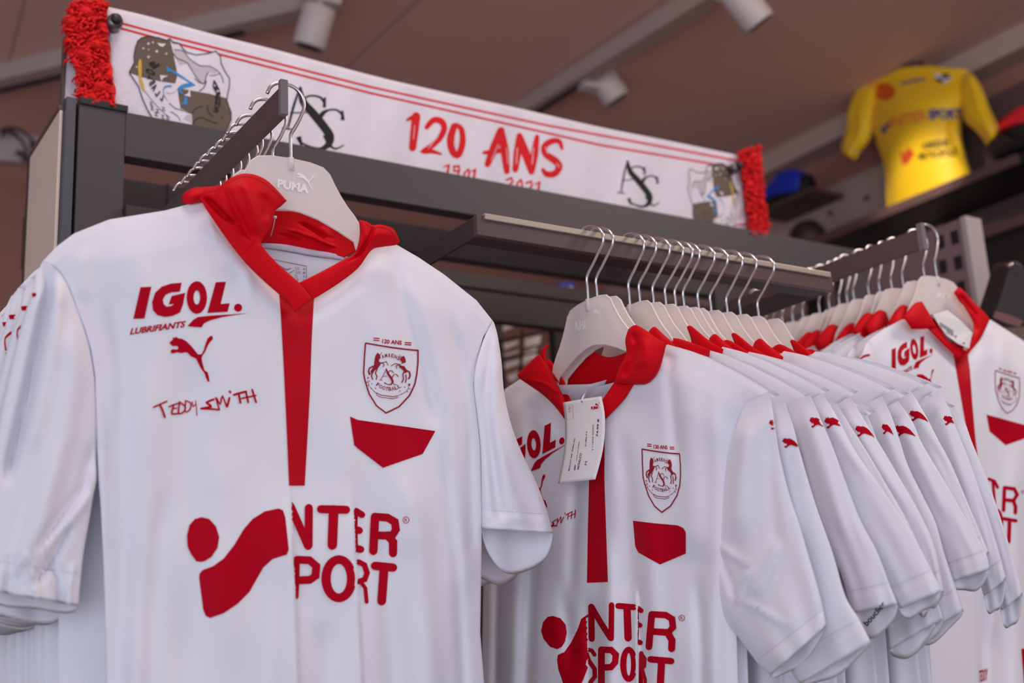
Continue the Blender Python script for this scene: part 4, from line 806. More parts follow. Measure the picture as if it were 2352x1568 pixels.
sl3, SL3 = sleeve(PL3, s3, [(1994, 782), (1975, 815), (1962, 850), (1945, 900), (1925, 1000)], [(1998, 783), (2020, 840), (2035, 900), (2046, 960), (2050, 1040)], thick=.012, off0=.008, ostart=.009, lip=10, seed=31, res=(30, 30), inside=False)
decal('cat_tail_print', SL3, flat([stroke2([(1996, 815), (1984, 818), (1974, 826), (1966, 831)], [5, 5, 3, 4], sm=3)]), REDP, s3, jump=.03, step=8)
patch('collar', PL3, REDF, s3, [(2074, 727), (2088, 710), (2103, 695), (2118, 692)], [(2094, 756), (2120, 756), (2152, 752)], [(2074, 727), (2084, 742), (2094, 756)], [(2118, 692), (2136, 722), (2152, 752)], res=(20, 20), off=.024, bulge=.006, solid=.0024)
patch('collar_band', PL3, REDF, s3, [(2130, 750), (2150, 750), (2160, 752)], [(2205, 826), (2215, 812)], [(2130, 750), (2160, 786), (2205, 826)], [(2160, 752), (2180, 782), (2222, 806)], res=(16, 10), off=.0225, bulge=.002, solid=.0024)
patch('collar', PL3, REDF, s3, [(2193, 671), (2205, 660), (2232, 688), (2256, 712), (2274, 733)], [(2205, 828), (2218, 822), (2224, 812)], [(2193, 671), (2215, 705), (2233, 737), (2236, 762), (2222, 800), (2205, 828)], [(2274, 733), (2264, 755), (2250, 782), (2224, 812)], res=(30, 22), off=.0215, bulge=.008, folds=[fold([(2205, 675), (2240, 720), (2245, 770)], 6, -.005, 10, 20)], solid=.0024)
patch('collar_stand', PL3, REDF, s3, [(2130, 712), (2180, 706), (2215, 730), (2240, 745)], [(2150, 760), (2190, 775), (2240, 790)], [(2130, 712), (2150, 760)], [(2240, 745), (2240, 790)], res=(10, 20), off=-.02, bulge=-.006, solid=.0016)
t3 = thing('price_tag', 'tilted white price tag tucked inside the collar at the tip of the farthest rail', 'price tag', PL3.p(2190, 755, .02))
TP = [(2142, 722), (2176, 712), (2208, 738), (2233, 763), (2225, 800), (2200, 789), (2174, 770), (2158, 748)]
V, Fc = prism([PL3.p(x, y, .0265+(0.00 if x < 2200 else .002)) for x, y in TP], (0, -.0004, 0), (0, .0004, 0)); obj('card', V, Fc, PAPER, t3, smooth=False)
ST3 = Surf(V, Fc); a_ = math.radians(32)
bb = [poly2([(2152+i*4.2*math.cos(a_)*1.0, 735+i*4.2*math.sin(a_)), (2154+i*4.2*math.cos(a_), 736+i*4.2*math.sin(a_)), (2152+i*4.2*math.cos(a_), 744+i*4.2*math.sin(a_)), (2150+i*4.2*math.cos(a_), 743+i*4.2*math.sin(a_))]) for i in range(11)]
decal('barcode', ST3, bb, INK, t3, eps=.0005); decal('tag_lettering', ST3, [text2('74,99 €', ((2172, 764), (2196, 777), (2175, 758)), .01)], INK, t3, eps=.0005); decal('size_letter', ST3, [text2('L', ((2210, 787), (2216, 790), (2213, 775)), .05)], REDP, t3, eps=.0005)
h3 = make_hanger((X3, 1.078, 1.990), UX, NY, 'frosted hanger at the tip of the farthest rail', 'frosted hangers on the farthest rail')
hprint(h3, ((2151, 684), (2187, 687), (2153, 672)), affine([(391, 784), (489, 772), (481, 877)], [(2168, 668), (2190, 658), (2190, 684)]))
pr3 = thing('football_shirt', 'white football shirt second from the tip of the farthest rail', 'shirt', (X3, 1.082, 1.99), 'white shirts on the farthest rail')
torso(PL3, pr3, top3, back3, [(2060, 1760), (2430, 1760)], left3, right3, folds3[:3], [], res=(40, 40), depth=.008, neck=.01, back=-.001, seed=9)
slq, SLQ = sleeve(PL3, pr3, [(1994, 782), (1972, 815), (1955, 850), (1935, 900), (1915, 1000)], [(1998, 783), (2020, 840), (2035, 900), (2046, 960), (2050, 1040)], thick=.01, off0=.0, lip=10, seed=31, res=(26, 26), inside=False)
decal('cat_tail_print', SLQ, flat([stroke2([(1996, 818), (1982, 820), (1972, 828), (1964, 838)], [5, 5, 3, 4], sm=3)]), REDP, slq)
patch('collar', PL3, REDF, pr3, [(2074, 727), (2090, 700), (2108, 684), (2124, 690)], [(2094, 760), (2120, 765), (2152, 760)], [(2074, 727), (2084, 742), (2094, 760)], [(2124, 690), (2136, 722), (2152, 760)], res=(14, 14), off=.010, bulge=.012, solid=.0024)
patch('collar', PL3, REDF, pr3, [(2193, 671), (2215, 668), (2256, 712), (2274, 733)], [(2205, 828), (2224, 812)], [(2193, 671), (2233, 737), (2205, 828)], [(2274, 733), (2250, 782), (2224, 812)], res=(14, 12), off=.008, bulge=.004, solid=.0024)
patch('collar_stand', PL3, REDF, pr3, [(2110, 716), (2180, 706), (2240, 735)], [(2130, 760), (2190, 775), (2240, 790)], [(2110, 716), (2130, 760)], [(2240, 735), (2240, 790)], res=(10, 16), off=-.006, bulge=-.002, solid=.0016)
ys3 = [.022, .061, .082, .102, .122, .150, .167, .184, .202, .222, .257, .282, .302, .322, .342]
o3 = ['second', 'third', 'fourth', 'fifth', 'sixth', 'seventh', 'eighth', 'ninth', 'tenth', 'eleventh', 'twelfth', 'thirteenth', 'fourteenth', 'fifteenth', 'last']
ps = [pr3]+[copy_tree(pr3) for _ in ys3[1:]]
for i, (o, d) in enumerate(zip(ps, ys3)):
    o.location = (X3+rnd.uniform(-.008, .006)-.004*(i % 3), 1.082+d, 1.99+rnd.uniform(-.005, .004)+.0*d)
    o['label'] = 'white football shirt on the farthest rail, %s shirt back from its tip' % o3[i]; o.rotation_euler.z = rnd.uniform(-.05, .05) if i > 2 else 0
    c = h3.copy(); COL.objects.link(c); c.location = (X3+rnd.uniform(-.003, .003), 1.078+d, 1.990); c['label'] = 'frosted hanger on the farthest rail, %s back from its tip' % o3[i]
    for ch in kids(h3):
        q = ch.copy(); COL.objects.link(q); q.parent = c
    c.rotation_euler.z = rnd.uniform(-.18, .12)

DRS = mat('dark_red_stitch', (150, 0, 18), .8)
def cstitch(par, idx, pts):
    cs = [c for c in par.children if c.name.split('.')[0] == 'collar']
    decal('collar_stitching', surf_of(cs[idx]), flat([stroke2(pts, 1.2, caps=False, sm=3)]), DRS, cs[idx], eps=.0005, jump=.03)
cstitch(s1, 0, [(476, 440), (503, 434), (532, 415), (562, 405), (594, 412), (620, 430), (650, 462), (628, 484), (617, 519)])
cstitch(s1, 0, [(560, 594), (602, 634), (643, 670), (676, 708)])
cstitch(s1, 1, [(832, 508), (855, 522), (871, 521), (889, 525), (902, 534), (911, 553)])
cstitch(s2, 1, [(1417, 875), (1440, 877), (1478, 877), (1492, 869), (1503, 855), (1514, 832), (1525, 792)])
cstitch(s2, 0, [(1238, 821), (1251, 840), (1270, 876), (1291, 922)])
cstitch(s2, 0, [(1194, 862), (1240, 819)])
# ==================================================================== the scarf above the beam
PLS = Plane(1, YB+.020)
scf = thing('supporter_scarf', 'white knitted anniversary scarf with red fringes pinned along the top of the dark beam', 'scarf', onY(980, 300, YB+.02))
B1 = sc(2.352, 0, 0); BZ = sc(2.476, 850, 150); KB = sc(6.533, 260, 60); KC = sc(7.465, 1540, 340)
topS = [(240, 14), (340, 37), (480, 76), (629, 113), (850, 172), (1000, 207), (1193, 249), (1375, 291), (1560, 328), (1698, 357)]
botS = [(262, 262), (500, 320), (850, 392), (1300, 480), (1720, 545)]
Gs = coons(topS, botS, [(240, 14), (252, 120), (262, 262)], [(1698, 357), (1712, 450), (1720, 545)], 24, 150, True)
us = np.linspace(0, 1, 150)[None, :]; vs_ = np.linspace(0, 1, 24)[:, None]
offS = .004+.002*np.sin(us*38)*np.sin(vs_*3+us*9)+.0015*np.sin(us*83+vs_*4)
V, Fc = grid_mesh(PLS.grid(Gs, offS)); obj('knitted_body', V, Fc, KNIT, scf, solid=.0022); SS = Surf(V, Fc)
D = dict(eps=.0006, jump=.05)
l1 = [(268, 50), (400, 86), (620, 141), (850, 199), (1050, 243), (1254, 287), (1577, 347), (1704, 371)]
l2 = [(268, 62), (400, 98), (620, 154), (850, 213), (1050, 258), (1375, 332), (1577, 366), (1706, 388)]
decal('red_stripe', SS, flat([stroke2(l1, 4.6, caps=False)]), KRED, scf, **D)
decal('red_stripe', SS, flat([stroke2(l2, 4.6, caps=False)]), KRED, scf, **D)
decal('bottom_stripe', SS, flat([stroke2([(262, 258), (300, 268), (420, 296), (560, 326)], 3, caps=False), stroke2([(1680, 517), (1722, 514)], 4, caps=False)]), KRED, scf, **D)
SK = lambda p, w, **k: stroke2(p, [q*1.3 for q in w] if isinstance(w, list) else w*1.3, **k)
big = flat([SK([(262, 290), (252, 380), (242, 468)], [38, 36, 32], sm=3), SK([(258, 285), (232, 300), (208, 312)], [14, 18, 8], sm=3), SK([(322, 352), (360, 312), (405, 318), (422, 360), (395, 415), (345, 462), (306, 488), (350, 488), (405, 504)], [20, 26, 28, 26, 26, 24, 22, 20, 8], sm=4),
    SK([(478, 345), (458, 420), (470, 490), (502, 508), (526, 440), (520, 365), (492, 338)], [28, 34, 30, 28, 28, 24, 18], sm=4), SK([(745, 372), (705, 470), (668, 562)], [34, 38, 26], sm=3), SK([(748, 368), (765, 480), (778, 602)], [24, 38, 26], sm=3), SK([(648, 496), (705, 490), (765, 480)], [14, 24, 20], sm=3),
    SK([(850, 400), (838, 500), (826, 592)], [26, 34, 26], sm=3), SK([(850, 400), (885, 500), (918, 605)], [26, 38, 26], sm=3), SK([(950, 405), (936, 500), (920, 600)], [20, 34, 26], sm=3), SK([(1092, 472), (1075, 432), (1030, 432), (992, 462), (1000, 505), (1050, 540), (1076, 575), (1050, 615), (1005, 618), (982, 592)], [14, 22, 26, 28, 28, 32, 30, 28, 26, 14], sm=4)])
decal('anniversary_lettering', SS, xf(big, BZ), KRED, scf, **D)
decal('brush_gap', SS, xf(flat([stroke2(p, w) for p, w in [([(254, 340), (247, 420)], 3), ([(388, 402), (345, 452)], 4), ([(330, 472), (350, 452)], 3), ([(484, 400), (488, 470)], 5), ([(478, 430), (482, 460)], 3), ([(728, 450), (690, 540)], 3), ([(776, 470), (784, 560)], 3), ([(838, 470), (832, 560)], 4), ([(930, 470), (922, 560)], 4), ([(1000, 465), (1010, 500)], 4), ([(1060, 555), (1078, 580)], 3)]]), BZ), KNIT, scf, eps=.0011, jump=.05)
yrs = flat([stroke2([(448, 568), (436, 640)], 14), stroke2([(420, 576), (446, 566)], 8), stroke2([(505, 600), (478, 600), (476, 575), (505, 572), (508, 600), (490, 650)], 11), stroke2([(560, 590), (536, 612), (536, 660), (556, 660), (566, 600)], 11), stroke2([(598, 592), (586, 670)], 14), stroke2([(578, 602), (598, 592)], 8),
    stroke2([(776, 650), (806, 640), (812, 660), (775, 700)], 11), stroke2([(858, 650), (838, 668), (836, 720), (866, 700), (862, 655)], 11), stroke2([(888, 668), (918, 660), (922, 682), (885, 724)], 11), stroke2([(964, 664), (954, 730)], 13), stroke2([(940, 676), (964, 664)], 8)])
decal('year_lettering', SS, xf(yrs, BZ), KRED, scf, **D)
mono = flat([SK([(1464, 540), (1445, 620), (1428, 718)], [4, 8, 6], sm=3, caps=False), SK([(1405, 722), (1450, 726)], 5, caps=False), SK([(1432, 655), (1496, 648)], [4, 9, 4], sm=2, caps=False), SK([(1464, 538), (1478, 600), (1520, 650), (1565, 705), (1590, 745), (1586, 782), (1556, 802), (1516, 796), (1480, 778)], [6, 22, 26, 26, 26, 20, 10, 8, 4], sm=4, caps=False),
    SK([(1470, 755), (1486, 795)], [16, 5], caps=False), SK([(1560, 600), (1545, 580), (1512, 574), (1488, 584), (1478, 606)], [8, 7, 6, 6, 5], sm=4, caps=False), SK([(1562, 578), (1562, 622)], [6, 10], caps=False),
    SK([(1634, 650), (1612, 630), (1580, 632), (1556, 650), (1542, 690)], [8, 6, 6, 14, 10], sm=4, caps=False), SK([(1632, 630), (1636, 672)], [5, 12], caps=False), SK([(1570, 742), (1590, 780), (1615, 797), (1648, 778)], [12, 8, 6, 3], sm=4, caps=False)])
mono = xf(mono, BZ)
decal('monogram', SS, mono, KBLACK, scf, **D)
decal('monogram', SS, xf(mono, affine([(1440.5, 370), (1510, 418.6), (1447.7, 461)], [(688, 202), (786.6, 272), (691, 322)])), KBLACK, scf, **D)
# the knitted club badge
shield = [(320, 540), (312, 450), (330, 330), (370, 220), (430, 170), (540, 150), (680, 170), (800, 215), (850, 185), (900, 240), (990, 255), (1050, 340), (1110, 395), (1250, 430), (1420, 410), (1540, 375), (1610, 450), (1620, 560), (1680, 680), (1745, 780), (1745, 900), (1720, 1000), (1705, 1120), (1770, 1290), (1770, 1400), (1700, 1568), (1500, 1640), (1300, 1600), (1000, 1560), (600, 1400), (510, 1240), (440, 1080), (380, 900), (240, 690)]
def badge(f, name='club_badge', extra=0.):
    e = dict(jump=.05)
    root = decal(name, SS, xf([poly2(shield)], f), KNIT, scf, eps=.0010, **e)
    P = [(KBROWN, 'brown_quarter', .0014, flat([poly2([(320, 540), (312, 450), (330, 330), (370, 220), (430, 170), (540, 150), (680, 170), (800, 215), (850, 190), (885, 330), (920, 500), (950, 640), (960, 760), (930, 860), (700, 825), (450, 770), (245, 700)]), poly2([(965, 930), (1180, 965), (1450, 1015), (1705, 1080), (1770, 1290), (1770, 1400), (1700, 1568), (1500, 1640), (1160, 1580), (1190, 1440), (1180, 1310), (1060, 1250), (1010, 1230), (985, 1080)])])),
         (KBLACK, 'badge_outline', .0018, flat([stroke2(shield+[shield[0]], 13, caps=False), stroke2([(870, 215), (900, 250), (990, 262), (1060, 350), (1110, 395)], 10, caps=False), stroke2([(905, 350), (1050, 370), (1140, 480), (1300, 590), (1450, 600), (1600, 700), (1660, 850)], 9, sm=3, caps=False), stroke2([(900, 400), (960, 480), (1100, 540), (1160, 620), (1230, 740), (1330, 860)], 9, sm=3, caps=False), stroke2([(1220, 780), (1290, 840), (1370, 850), (1400, 740), (1430, 690)], 10, sm=3, caps=False), stroke2([(1400, 820), (1360, 920), (1290, 970)], 13, sm=3, caps=False), stroke2([(1440, 740), (1520, 740), (1600, 710)], 8, caps=False),
             stroke2([(480, 980), (560, 1080), (640, 1180), (760, 1300), (860, 1380)], 7, caps=False), stroke2([(840, 1150), (930, 1230), (1040, 1260), (1180, 1310)], 10, sm=3, caps=False), stroke2([(860, 1280), (960, 1340), (1010, 1420)], 9, sm=3, caps=False), stroke2([(1190, 1310), (1230, 1240), (1340, 1200)], 10, sm=3, caps=False), stroke2([(1200, 1460), (1240, 1400), (1330, 1370), (1440, 1420), (1560, 1460)], 12, sm=3, caps=False), stroke2([(1410, 1180), (1430, 1280), (1500, 1360)], 12, sm=3, caps=False), stroke2([(1630, 1350), (1640, 1390)], 10)]
             +[stroke2([(x, y), (x+40, y+15), (x+10, y+45), (x+55, y+60)], 10, caps=False) for x, y in ((545, 1130), (560, 1200), (640, 1240), (620, 1290), (730, 1210), (720, 1330), (790, 1340))])),
         (KGREY, 'grey_horse', .0012, flat([poly2([(920, 360), (1050, 375), (1140, 485), (1300, 595), (1450, 605), (1560, 670), (1540, 720), (1440, 690), (1400, 760), (1380, 850), (1340, 880), (1230, 745), (1160, 640), (1110, 560), (1000, 590), (950, 500), (905, 420)]), poly2([(1300, 1120), (1380, 1130), (1420, 1280), (1500, 1370), (1640, 1420), (1560, 1460), (1440, 1420), (1330, 1370), (1240, 1400), (1190, 1470), (1060, 1390), (1100, 1330), (1180, 1320), (1240, 1230), (1370, 1200)])])),
         (KNIT, 'white_star', .0022, flat([poly2([(x-s, y), (x-s*.2, y-s*.3), (x, y-s), (x+s*.3, y-s*.2), (x+s, y), (x+s*.2, y+s*.3), (x, y+s), (x-s*.3, y+s*.3)]) for x, y, s in ((530, 262, 28), (597, 243, 22), (453, 332, 22), (655, 378, 32), (530, 460, 28), (800, 412, 24), (350, 612, 20), (530, 350, 16))]+[poly2([(660, 250), (720, 262), (790, 262), (750, 310), (700, 300)]), poly2([(700, 735), (830, 745), (750, 775), (720, 830)]), poly2([(1150, 925), (1160, 1060), (1060, 1035), (1120, 1010)]), poly2([(790, 980), (900, 930), (960, 850), (1060, 800), (1120, 850), (1010, 880), (930, 980), (850, 1010)])])),
         (KBLUE, 'blue_monogram', .0020, flat([poly2([(800, 590), (850, 640), (950, 690), (1240, 885), (1140, 910), (1010, 940), (1060, 1030), (990, 990), (970, 920), (1060, 870), (1150, 850), (970, 740), (860, 675), (805, 685)]), stroke2([(880, 895), (790, 905), (755, 960), (770, 1040), (820, 1120)], [26, 24, 12, 8, 5], sm=4, caps=False), poly2([(1070, 1060), (1112, 1070), (1110, 1180), (1010, 1170), (1065, 1140)])])),
         (KGOLD, 'gold_staff', .0022, flat([stroke2([(405, 500), (400, 600), (405, 760), (430, 870), (470, 980)], [30, 60, 40, 50, 20], sm=3, caps=False)]))]
    for m_, nm, ep, pt in P: decal(nm, SS, xf(pt, f), m_, scf, eps=ep, **e)
    return f
fA = lambda p: KB(p)
badge(fA)
decal('badge_lettering', SS, xf([text2(c, (a, b, u), .03) for c, a, b, u in (('F', (700, 590), (650, 500), (600, 640)), ('O', (665, 640), (630, 555), (560, 610)), ('O', (635, 745), (610, 665), (505, 700)), ('T', (590, 830), (610, 770), (515, 790)), ('B', (560, 900), (535, 850), (640, 840)), ('A', (605, 990), (570, 925), (670, 905)), ('L', (655, 1060), (625, 1010), (710, 985)), ('L', (740, 1130), (700, 1085), (760, 1045)),
    ('A', (1490, 900), (1560, 870), (1480, 820)), ('M', (1540, 990), (1600, 950), (1490, 900)), ('I', (1545, 1045), (1610, 1020), (1540, 1000)), ('E', (1540, 1120), (1620, 1100), (1530, 1050)), ('N', (1530, 1190), (1610, 1190), (1530, 1120)), ('S', (1500, 1280), (1580, 1290), (1520, 1200)))], KB), KBLACK, scf, eps=.0024, jump=.05)
badge(lambda p, a=affine([(240, 690), (1745, 800), (850, 185), (600, 1400)], [KC((1170, 830)), KC((310, 740)), KC((690, 200)), KC((1080, 1310))]): a(p) if True else p)
# pins
def pin(px, py, r, label):
    c = onY(px, py, YB-.004); t = thing('scarf_pin', label, 'pin', c, 'round magnet pins holding the scarf'); n = Vector((0, -1, 0)); C_ = Vector(c)
    V, Fc = tube([C_+Vector((0, .020, 0)), C_+Vector((0, .006, 0)), C_], [r, r, r*.9], 24); obj('washer', V, Fc, mat('pin_steel', (120, 118, 118), .3, metal=.8), t)
    V, Fc = tube([C_+n*.0002, C_+n*.006, C_+n*.0075], [r*.62, r*.62, r*.5], 20); obj('knob', V, Fc, BLACK, t)
pin(266, 46, .0105, 'round steel pin with black knob at the left top corner of the scarf')
pin(1696, 382, .0095, 'round steel pin with black knob at the right top corner of the scarf')
# fringes: an edge braid with curling yarn strands
def fringe(line, dirs, n, length, seed, outer):
    rr = random.Random(seed); AV, AF = [], []; L = np.array(resamp(line, 60), float)
    G = coons([line[0], outer[0]], [line[-1], outer[-1]], line, outer, 40, 12)
    u = np.linspace(0, 1, 12)[None, :]; v = np.linspace(0, 1, 40)[:, None]
    o = .010+.006*np.sin(u*9+v*31)+.005*np.sin(u*5-v*17)+.004*np.sin(v*67+u*3)-.004*u
    V, Fc = grid_mesh(PLS.grid(G, o)); obj('fringe_base', V, Fc, YARN, scf, solid=.003)
    for i in range(n):
        t = rr.random(); b = L[int(t*59)]; O_ = np.array(resamp(outer, 60))[int(t*59)]
        s = rr.uniform(0, .95); p = b*(1-s)+O_*s; d = O_-b; d /= np.hypot(*d)
        ang = rr.gauss(.5, .7)*(1 if dirs[0] < 0 else -1); pts = []; ln = length*rr.uniform(.35, .9); o = .013+rr.uniform(0, .010)-.004*s
        kx, ky = rr.uniform(0, 6), rr.uniform(.5, 1.4)
        for q in range(6):
            w = q/5; dd = np.array([d[0]*math.cos(ang)-d[1]*math.sin(ang), d[0]*math.sin(ang)+d[1]*math.cos(ang)])
            pp = p+dd*ln*w*.55*(1 if True else 0)+np.array([0, 1])*ln*.35*w*w+np.array([math.sin(kx+w*6*ky), math.cos(kx+w*5*ky)])*3.0*w
            lim = (236+(pp[0]-170)*.2) if dirs[0] < 0 else 2000
            pp = np.array([pp[0], min(pp[1], lim-14+5*math.sin(kx))])
            pts.append(PLS.p(pp[0], pp[1], o+.003*math.sin(kx+4*w)-.006*w*w))
        V, Fc = tube(pts, [.0016, .0017, .0016, .0015, .0013, .0008], 5); n0 = len(AV); AV += V; AF += [tuple(a+n0 for a in f) for f in Fc]
    f = obj('fringe', AV, AF, YARN, scf, kind='stuff')
fringe([(247, 6), (246, 60), (252, 130), (260, 190), (266, 262)], (-1, 0), 620, 52, 1, [(168, 2), (154, 50), (152, 100), (180, 180), (186, 262)])
fringe([(1694, 352), (1704, 390), (1710, 440), (1716, 480), (1722, 545)], (1, 0), 420, 30, 2, [(1748, 334), (1750, 385), (1752, 440), (1762, 490), (1762, 545)])
# ==================================================================== things on and by the right-hand wall
YEL = mat('yellow_polyester', (255, 206, 20), .55, sheen=.1)
XW = 2.98; PLY = Plane(0, XW)
ys = thing('football_shirt', 'yellow football shirt on a torso form standing on the wall shelf', 'shirt', PLY.p(2130, 470))
YZ = sc(3.336, 1700, 50); yz = lambda l: [YZ(p) for p in l]
tY = yz([(1000, 470), (1080, 430), (1170, 385), (1240, 355), (1430, 340), (1560, 352), (1700, 362), (1745, 372)])
lY = yz([(1000, 470), (985, 620), (1000, 800), (1030, 880), (1080, 1010), (1115, 1150), (1122, 1300), (1128, 1435)])
rY = yz([(1745, 372), (1735, 560), (1705, 720), (1700, 860), (1720, 980), (1755, 1100), (1790, 1200)])
bY = yz([(1128, 1435), (1400, 1350), (1650, 1245), (1790, 1200)])
G = coons(tY, bY, lY, rY, 50, 50); u = np.linspace(0, 1, 50)[None, :]; v = np.linspace(0, 1, 50)[:, None]
o = .085*np.sqrt(np.clip(1-(2*u-1)**2, 0, 1))*(.35+.65*sstep(0, .3, v))-.02*sstep(.3, 1, v)+.014*np.exp(-((v-.33)/.16)**2)*np.exp(-((u-.45)/.4)**2)
for f in [fold([YZ((1600, 750)), YZ((1640, 900)), YZ((1740, 1150))], 8, -.012, 10), fold([YZ((1700, 420)), YZ((1680, 560))], 6, -.01, 8)]: o = o+f(G[..., 0], G[..., 1])
FRY = PLY.grid(G, o); BKY = PLY.grid(G[:, ::2], -.07*np.sqrt(np.clip(1-(2*u[:, ::2]-1)**2, 0, 1))+0*v)
V, Fc = grid_mesh(np.concatenate([FRY, BKY[:, ::-1]], axis=1), wrap=True); obj('front_and_back', V, Fc, YEL, ys); SY = Surf(*grid_mesh(FRY))
def slv(L, R, th, o0, seed): return sleeve(PLY, ys, yz(L), yz(R), thick=th, off0=o0, lip=6, seed=seed, wav=.006, res=(40, 36), m=YEL, hem=.93)
_, SLa = slv([(990, 468), (900, 515), (860, 580), (825, 690), (815, 800), (790, 890), (770, 985)], [(1060, 450), (1040, 560), (1020, 700), (1012, 850), (980, 930), (920, 1000), (878, 1065)], .04, .02, 3)
slv([(1700, 366), (1705, 480), (1700, 650), (1725, 760), (1800, 830), (1850, 890), (1890, 950)], [(1745, 372), (1800, 420), (1850, 500), (1890, 600), (1930, 700), (1965, 770), (1982, 830)], .045, .03, 4)
decal('orange_roundel', SY, xf([disc2(1105, 535, 84, 66)], YZ), mat('orange_print', (226, 100, 20), .6), ys, eps=.002, step=12, jump=.1)
NAVY = mat('blue_print', (30, 50, 150), .6)
decal('sponsor_lettering', SY, xf([text2('INTER', ((1150, 815), (1435, 748), (1140, 735)), .01)], YZ), mat('coral_print', (240, 110, 70), .6), ys, eps=.003, step=12, jump=.1)
decal('sponsor_lettering', SY, xf([text2('SPORT', ((1445, 745), (1700, 738), (1440, 670)), .04)]+stroke2([(1078, 815), (1098, 850), (1130, 780)], 22), YZ), NAVY, ys, eps=.003, step=12, jump=.1)
decal('town_lettering', SY, xf([text2('AMIENS', ((1392, 980), (1605, 950), (1385, 925)), .02), text2('METROPOLE', ((1370, 1060), (1660, 1020), (1365, 1005)), .02)], YZ), mat('brown_print', (60, 40, 20), .6), ys, eps=.003, step=12, jump=.1)
decal('town_emblem', SY, xf([poly2([(1225, 990), (1260, 1010), (1290, 960), (1335, 1010), (1300, 1060), (1290, 1080), (1245, 1100), (1235, 1050)])], YZ), mat('red_orange_print', (224, 80, 40), .6), ys, eps=.003, step=12, jump=.1)
decal('maker_lettering', SY, xf([text2('KAPPA', ((1235, 480), (1425, 448), (1230, 455)), .04)], YZ), NAVY, ys, eps=.003, step=12, jump=.1)
decal('chest_badge', SY, xf([poly2([(1490, 395), (1600, 400), (1620, 440), (1560, 475), (1495, 440)])], YZ), PAPER, ys, eps=.003, step=12, jump=.1)
decal('chest_badge', SY, xf([poly2([(1545, 396), (1600, 400), (1605, 435), (1550, 432)]), poly2([(1495, 430), (1550, 435), (1555, 472), (1500, 450)])], YZ), INK, ys, eps=.004, step=12, jump=.1)
# dark torso form: neck and black base
tf = thing('torso_form', 'dark torso form inside the yellow shirt, neck showing above the collar', 'mannequin', PLY.p(2110, 150))
nk = PLY.p(*YZ((1310, 370)), .0); V, Fc = tube([Vector(nk)+Vector((.01, 0, -.02)), Vector(nk)+Vector((.01, 0, .0)), Vector(nk)+Vector((.01, 0, .035)), Vector(nk)+Vector((.01, 0, .04))], [.034, .034, .032, .02], 24); obj('neck', V, Fc, mat('torso_form_dark', (88, 60, 60), .6), tf)
bs = PLY.p(*YZ((1620, 1150)), -.02); V, Fc = tube([Vector((2.99, bs[1]+.02, zs)), Vector((2.99, bs[1]+.02, zs+.12)), Vector((2.99, bs[1]+.02, zs+.2))], [.06, .07, .08], 20); obj('base', V, Fc, BLACK, tf)
# football boots
def boot(label, pts_top, sole, mt, pl, th=.04):
    r = thing('football_boot', label, 'boot', pl.p(*pts_top[0]))
    for nm, pts, m_, a in (('upper', pts_top, mt, th), ('sole', sole, BLACK, th*.9)):
        P = [pl.p(x, y, .0) for x, y in pts]; n = np.array([1., 0, 0])
        V, Fc = prism(P, -n*a, n*a*.4); obj(nm, V, Fc, m_, r, smooth=True, bevel=.012)
    return r
PLB = Plane(0, 3.0)
boot('blue football boot with a black sole on the shelf, left of the yellow shirt', yz([(215, 1330), (222, 1295), (280, 1260), (330, 1200), (345, 1158), (380, 1165), (410, 1150), (470, 1140), (505, 1160), (515, 1240), (500, 1310), (420, 1320), (330, 1335), (250, 1368)]), yz([(235, 1365), (330, 1333), (420, 1318), (500, 1308), (515, 1200), (540, 1170), (565, 1230), (560, 1300), (500, 1340), (400, 1370), (250, 1425)]), mat('royal_blue', (24, 52, 190), .45), PLB)
boot('bright red football boot with a black sole at the right edge of the photo', yz([(1985, 830), (2000, 800), (2060, 760), (2130, 720), (2200, 670), (2300, 640), (2300, 790), (2200, 800), (2120, 820), (2020, 870)]), yz([(2060, 850), (2130, 815), (2200, 795), (2300, 785), (2300, 900), (2180, 925), (2100, 900)]), mat('bright_red', (236, 30, 50), .45), PLB)
c = onX(1856, 548, 2.95)
bl = thing('round_bin', 'dark round ball under the wall shelf, above the far end of the beam', 'ball', c)
bm = bmesh.new(); bmesh.ops.create_uvsphere(bm, u_segments=24, v_segments=14, radius=.062); V = [tuple(Vector(c)+q.co) for q in bm.verts]; Fc = [tuple(q.index for q in f.verts) for f in bm.faces]; bm.free()
bl.name = 'dark_ball'; obj('ball_skin', V, Fc, mat('dark_leather', (44, 32, 32), .5), bl)
V, Fc = tube(smooth_path([Vector(c)+Vector((math.cos(a)*.0, math.sin(a), math.cos(a)))*.063 for a in np.linspace(0, 6.28, 16)], 2), .0015, 6); obj('ball_seam', V, Fc, BLACK, bl)
